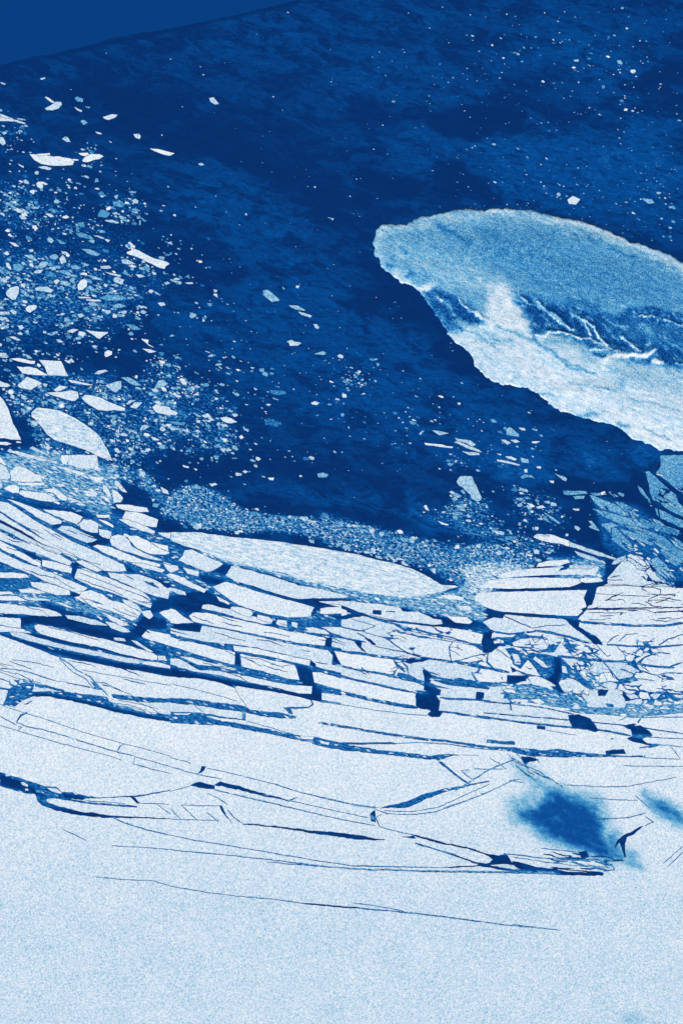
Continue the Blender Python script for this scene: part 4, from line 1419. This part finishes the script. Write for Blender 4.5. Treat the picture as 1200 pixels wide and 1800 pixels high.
def write_labels():
    by = {}
    for p in PENDING: by.setdefault((p[0], p[1]), []).append(p)
    for (base, reg), L in by.items():
        L.sort(key=lambda p: p[2])
        for n, (_, _, y, speck, o, noun) in enumerate(L):
            o['group'] = (noun + 's ' + reg) if not speck else ('speck sized floes ' + reg)
            if speck or len(L) == 1: o['label'] = f"{base} {reg}"
            elif len(L) == 2: o['label'] = f"{base} {reg}, " + ('upper' if n == 0 else 'lower') + ' of two alike'
            elif n == len(L) - 1: o['label'] = f"{base} {reg}, lowest alike"
            else: o['label'] = f"{base} {reg}, " + ('topmost alike' if n == 0 else ordinal(n + 1) + ' from top')

# ------------------------------------------------------------------ wet patches on the shelf
pgx = np.arange(820, 1262, 3.0); pgy = np.arange(1300, 1862, 3.0)
WET = np.zeros((len(pgy), len(pgx)))
for v, P in PATCH:
    if P[:, 0].min() > 700: paint_poly(WET, pgx, pgy, P, 26.0, v, 'max')
def wet_at(V):
    i = np.clip(((V[:, 0] - 820) / 3).astype(int), 0, len(pgx) - 1); j = np.clip(((V[:, 1] - 1300) / 3).astype(int), 0, len(pgy) - 1)
    w = WET[j, i]; w[(V[:, 0] < 820) | (V[:, 1] < 1300)] = 0; return w

# ------------------------------------------------------------------ plates of ice
brash_bits = []
for idx, (S_, A, raw, hs) in enumerate(outers):
    gi = np.clip(((raw - (X0, Y0)) * RES).round().astype(int), 0, (NX - 1, NY - 1))
    labs = LAB[gi[:, 1], gi[:, 0]]; labs = labs[labs > 0]
    lb = int(np.bincount(labs).argmax()) if len(labs) else 0
    t = TONES.get(lb, 0.9)
    if A > 100000 or len(labs) < len(raw) * 0.35: t = 0.9
    c = S_.mean(0)
    R = warp(S_)
    if (A < 9 and not lb) or (A < 26 and c[1] > 780): brash_bits.append((R, t)); continue
    H = [warp(h) for h in hs if len(h) > 2]
    extra = []
    if A > 8000 and S_[:, 1].max() > 1300 and S_[:, 0].max() > 850:
        ex = [(x + 0.37, y + 0.41) for x in pgx[1:-2:1] for y in pgy[1:-2:1] if WET[int((y - 1300) / 3), int((x - 820) / 3)] > 0.005 or (x % 30 < 3 and y % 30 < 3)]
        ex = np.array(ex)
        ei = ((ex - (X0, Y0)) * RES).round().astype(int)
        ex = ex[F[ei[:, 1], ei[:, 0]] > 1.2]
        lo, hi = S_.min(0), S_.max(0)
        ex = ex[((ex > lo) & (ex < hi)).all(1)]
        extra = ex
    z1 = 0.8 if A > 2500 else 0.75 if A > 400 else 0.7
    V, vv, ff, ring = slab_mesh([R] + H, z1, -0.4, extra)
    if len(ff) == 0: continue
    if not len(vv): continue
    if lb == 0: t = 0.86
    if lb and t > 0.85: t = 0.88
    if A < 60000: t += random.gauss(-0.02, 0.035)
    tone_v = np.full(len(vv), t); n = len(V)
    pass
    tone_v[n:] = 0.42                      # walls of bare blue ice
    wt = np.zeros(len(vv)); wt[:n] = wet_at(V)
    streaky = 20000 < A < 60000 and c[1] < 1060 or abs(c[0] - 125) < 30 and abs(c[1] - 765) < 30 and A > 3000
    big_shelf = A > 60000
    name = 'ice_shelf' if big_shelf else 'ice_slab' if (c[1] > 860 and A > 120) else 'ice_floe'
    o = link(name, vv, ff, M_STREAK if streaky else M_SNOW, {'tone': tone_v, 'wet': wt})
    if big_shelf:
        tag(o, kind='structure')
    else:
        cat = 'ice slab' if name == 'ice_slab' else 'ice floe'
        describe(o, S_, A, t, cat)
        # origin at the plate itself
        wx, wy = W2(*c); o.data.transform(__import__('mathutils').Matrix.Translation((-wx, -wy, 0))); o.location = (wx, wy, 0)
# inland continuation of the shelf outside the frame
for nm, (x0, y0, x1, y1) in {'a': (-9000, 1110, -60, 9900), 'b': (1260, 1035, 9900, 9900), 'c': (-60, 1860, 1260, 9900)}.items():
    P = np.array([(x0, y0), (x1, y0), (x1, y1), (x0, y1)], float)
    V, vv, ff, _ = slab_mesh([P], 0.8, -0.4)
    tag(link('ice_shelf', vv, ff, M_SNOW, {'tone': np.full(len(vv), 0.86), 'wet': np.zeros(len(vv))}), kind='structure')

# ------------------------------------------------------------------ small floes placed one by one
def chip(c, L, rot=None, asp=None):
    k = random.randint(4, 7); asp = asp or random.uniform(1.3, 2.4); rot = -math.radians(rot if rot is not None else random.gauss(14, 14))
    a = np.sort((np.arange(k) + rng.random(k) * 0.95) / k * 2 * np.pi); r = 0.5 * L * (0.78 + 0.4 * rng.random(k))
    x, y = r * np.cos(a), r * np.sin(a) / asp
    return np.stack([c[0] + x * math.cos(rot) + y * math.sin(rot), c[1] - x * math.sin(rot) + y * math.cos(rot)], 1)
for s, q in FLOES:
    P = chip(q, s * random.uniform(0.7, 1.3), random.gauss(12, 10), random.uniform(1.3, 2.6)); t = random.uniform(0.35, 0.85)
    V, vv, ff, _ = slab_mesh([P], 0.8, -0.3)
    o = link('small_ice_floe', vv, ff, M_SNOW, {'tone': np.full(len(vv), t), 'wet': np.zeros(len(vv))})
    describe(o, P, abs(area(P)), t, 'small floe'); c = P.mean(0)
    wx, wy = W2(*c); o.data.transform(__import__('mathutils').Matrix.Translation((-wx, -wy, 0))); o.location = (wx, wy, 0)

write_labels()
# ------------------------------------------------------------------ brash ice: uncountable fragments
bv, bf, bt = [], [], []
def add_chip(P, z, t):
    b = len(bv); k = len(P)
    if area(P) > 0: P = P[::-1]
    for x, y in P: bv.append((*W2(x, y), z)); bt.append(t)
    for x, y in P: bv.append((*W2(x, y), -0.2)); bt.append(t)
    bf.append(list(range(b, b + k)))
    for i in range(k):
        j = (i + 1) % k; bf.append([b + j, b + i, b + k + i, b + k + j])
for R, t in brash_bits: add_chip(np.asarray(R), 0.6, t)
cand = 75000
CX = rng.random(cand) * 1210 - 5; CY = rng.random(cand) * 1020 + 60
ci = ((CX + 99) / STEP).astype(int); cj = ((CY + 99) / STEP).astype(int); dens = brash[cj, ci]
_u, _v = CX * 0.96 + CY * 0.28, CY * 0.96 - CX * 0.28
cl = gnoise(np.stack([_u, _v * 2.2], 1), 34.0)[:, 0] * 0.7 + gnoise(np.stack([_u + 300, _v * 2.2], 1), 13.0)[:, 0] * 0.8
prob = np.clip(dens * (1.0 + cl * 3.4 * (1.12 - dens)), 0.02 * (dens > 0.1), 1) * np.clip(dens * 2.2, 0.3, 1)
keep = rng.random(cand) < prob
fi = np.clip((np.stack([CX - X0, CY - Y0], 1) * RES).round().astype(int), 0, (NX - 1, NY - 1))
keep &= F[fi[:, 1], fi[:, 0]] < np.where(dens < 0.78, -2.6, -0.8)
edge_line = lambda x: 113 - x * 0.218
for x, y, d in zip(CX[keep], CY[keep], dens[keep]):
    u = random.random()
    L = (2.4 + 3.2 * u + 8.0 * u ** 6) if d < 0.8 else 2.4 + 2.2 * u
    if random.random() < 0.012 and d < 0.7: L *= 1.9
    t = min(0.95, max(0.2, random.gauss(0.55 if d < 0.8 else 0.70, 0.2)))
    add_chip(chip((x, y), L, random.gauss(16, 10), random.uniform(1.3, 2.6)), 0.25 + random.random() * 0.5, t)
n_sl = 42000; SX = rng.random(n_sl) * 1205; SY = 780 + rng.random(n_sl) * 620
for x, y in zip(SX, SY):                       # splinters jammed between the slabs
    q = melange[int((y + 99) / STEP), int((x + 99) / STEP)]
    if random.random() > np.clip(q * 2.2 - 0.16, 0, 0.8) or F[int((y - Y0) * RES), int((x - X0) * RES)] > -0.5: continue
    rot = 17 if x < 700 else 10 if x < 900 else 4
    if x > 1020 and y < 1040: rot = 32
    add_chip(chip((x, y), 3 + 11 * random.random() ** 2, random.gauss(rot, 9), random.uniform(2.2, 5)), 0.2 + random.random() * 0.4, min(0.95, max(0.25, random.gauss(0.58, 0.2))))
for _ in range(2800):       # lone specks over the open water
    x = random.uniform(350, 1200); y = random.uniform(8, 950)
    if y < edge_line(x) + 10: continue
    if random.random() > (0.25 + 0.75 * (x > 750) * (y < 420)): continue
    if gnoise([(x, y * 1.6)], 45)[0, 0] + gnoise([(x, y * 2)], 14)[0, 0] < 0.15: continue
    fx = F[int((y - Y0) * RES), int((x - X0) * RES)]
    if fx > -1: continue
    add_chip(chip((x, y), random.uniform(1.3, 3.2), random.gauss(14, 10), random.uniform(1.6, 3)), 0.4, random.uniform(0.2, 0.8))
tag(link('brash_ice', bv, bf, brash_material(), {'tone': bt}), kind='stuff')

# ------------------------------------------------------------------ the island
isl, ops = None, []
for ln in ISLAND.splitlines():
    k = ln.split()
    if not k: continue
    if k[0] == 'O': isl = np.array([[float(v) for v in s.split(',')] for s in k[1:]])
    else: ops.append((k[0], float(k[1]), float(k[2]), np.array([[float(v) for v in s.split(',')] for s in k[3:]])))
ist = 1.7
ix = np.arange(645, 1310, ist); iy = np.arange(355, 860, ist)
IT = np.full((len(iy), len(ix)), 0.44); RG = np.zeros_like(IT)  # firn and blue ice tones, with darker shaded and brighter sunny slopes painted in
for k, v, r, P in ops:
    if k == 'V': paint_poly(IT, ix, iy, P + gnoise(P, 9) * 2, r, v); 
    else: paint_line(IT, ix, iy, P, max(r, 1.7), v)
    if k == 'L' and r < 5 and v > 0.75: paint_line(RG, ix, iy, P, max(r, 2.0) * 1.9, 1.3)
    if k == 'V' and v < 0.15: paint_poly(RG, ix, iy, P, 14.0, -2.0)
coast = rough_line(isl, True, 2.0, 2.0)
dome = soft_poly(ix, iy, isl, 90.0); inn = soft_poly(ix, iy, isl, 0.01) > 0.5
rim = soft_poly(ix, iy, isl, 6.0)
XI, YI = np.meshgrid(ix, iy)
pn = np.stack([XI.ravel(), YI.ravel() * 1.6], 1)
HT = 1.0 + 4 * np.clip((dome - 0.5) * 2, 0, 1) + RG * rim + (gnoise(pn, 38)[:, 0] * 1.2 + gnoise(pn, 13)[:, 0] * 0.4).reshape(XI.shape) * np.clip((rim - 0.5) * 2, 0, 1)
near = soft_poly(ix, iy, isl, 3.2) > 0.999
extra = np.stack([XI[near], YI[near]], 1)
V, vv, ff, ring = slab_mesh([coast], 1.2, -0.5, extra)
i = np.clip(((V[:, 0] - 645) / ist).round().astype(int), 0, len(ix) - 1); j = np.clip(((V[:, 1] - 355) / ist).round().astype(int), 0, len(iy) - 1)
wv = gnoise(V, 17.0) * 3.5 + gnoise(V + 50, 6.0) * 1.9 + gnoise(V + 90, 2.6) * 1.0
wi = np.clip(((V[:, 0] + wv[:, 0] - 645) / ist).round().astype(int), 0, len(ix) - 1); wj = np.clip(((V[:, 1] + wv[:, 1] - 355) / ist).round().astype(int), 0, len(iy) - 1)
vv = [(x, y, max(0.9, float(HT[jj, ii_])) if k >= len(coast) else 1.0) for k, ((x, y, z), ii_, jj) in enumerate(zip(vv[:len(V)], i, j))] + vv[len(V):]
tn = np.concatenate([IT[wj, wi], np.full(len(vv) - len(V), 0.4)])
io = link('island', vv, ff, island_material(), {'tone': tn}); tag(io, kind='structure')
io.data.polygons.foreach_set('use_smooth', [len(p) == 3 for p in ff])
print('plates', len(outers), 'chips', len(bt), 'island', len(V))
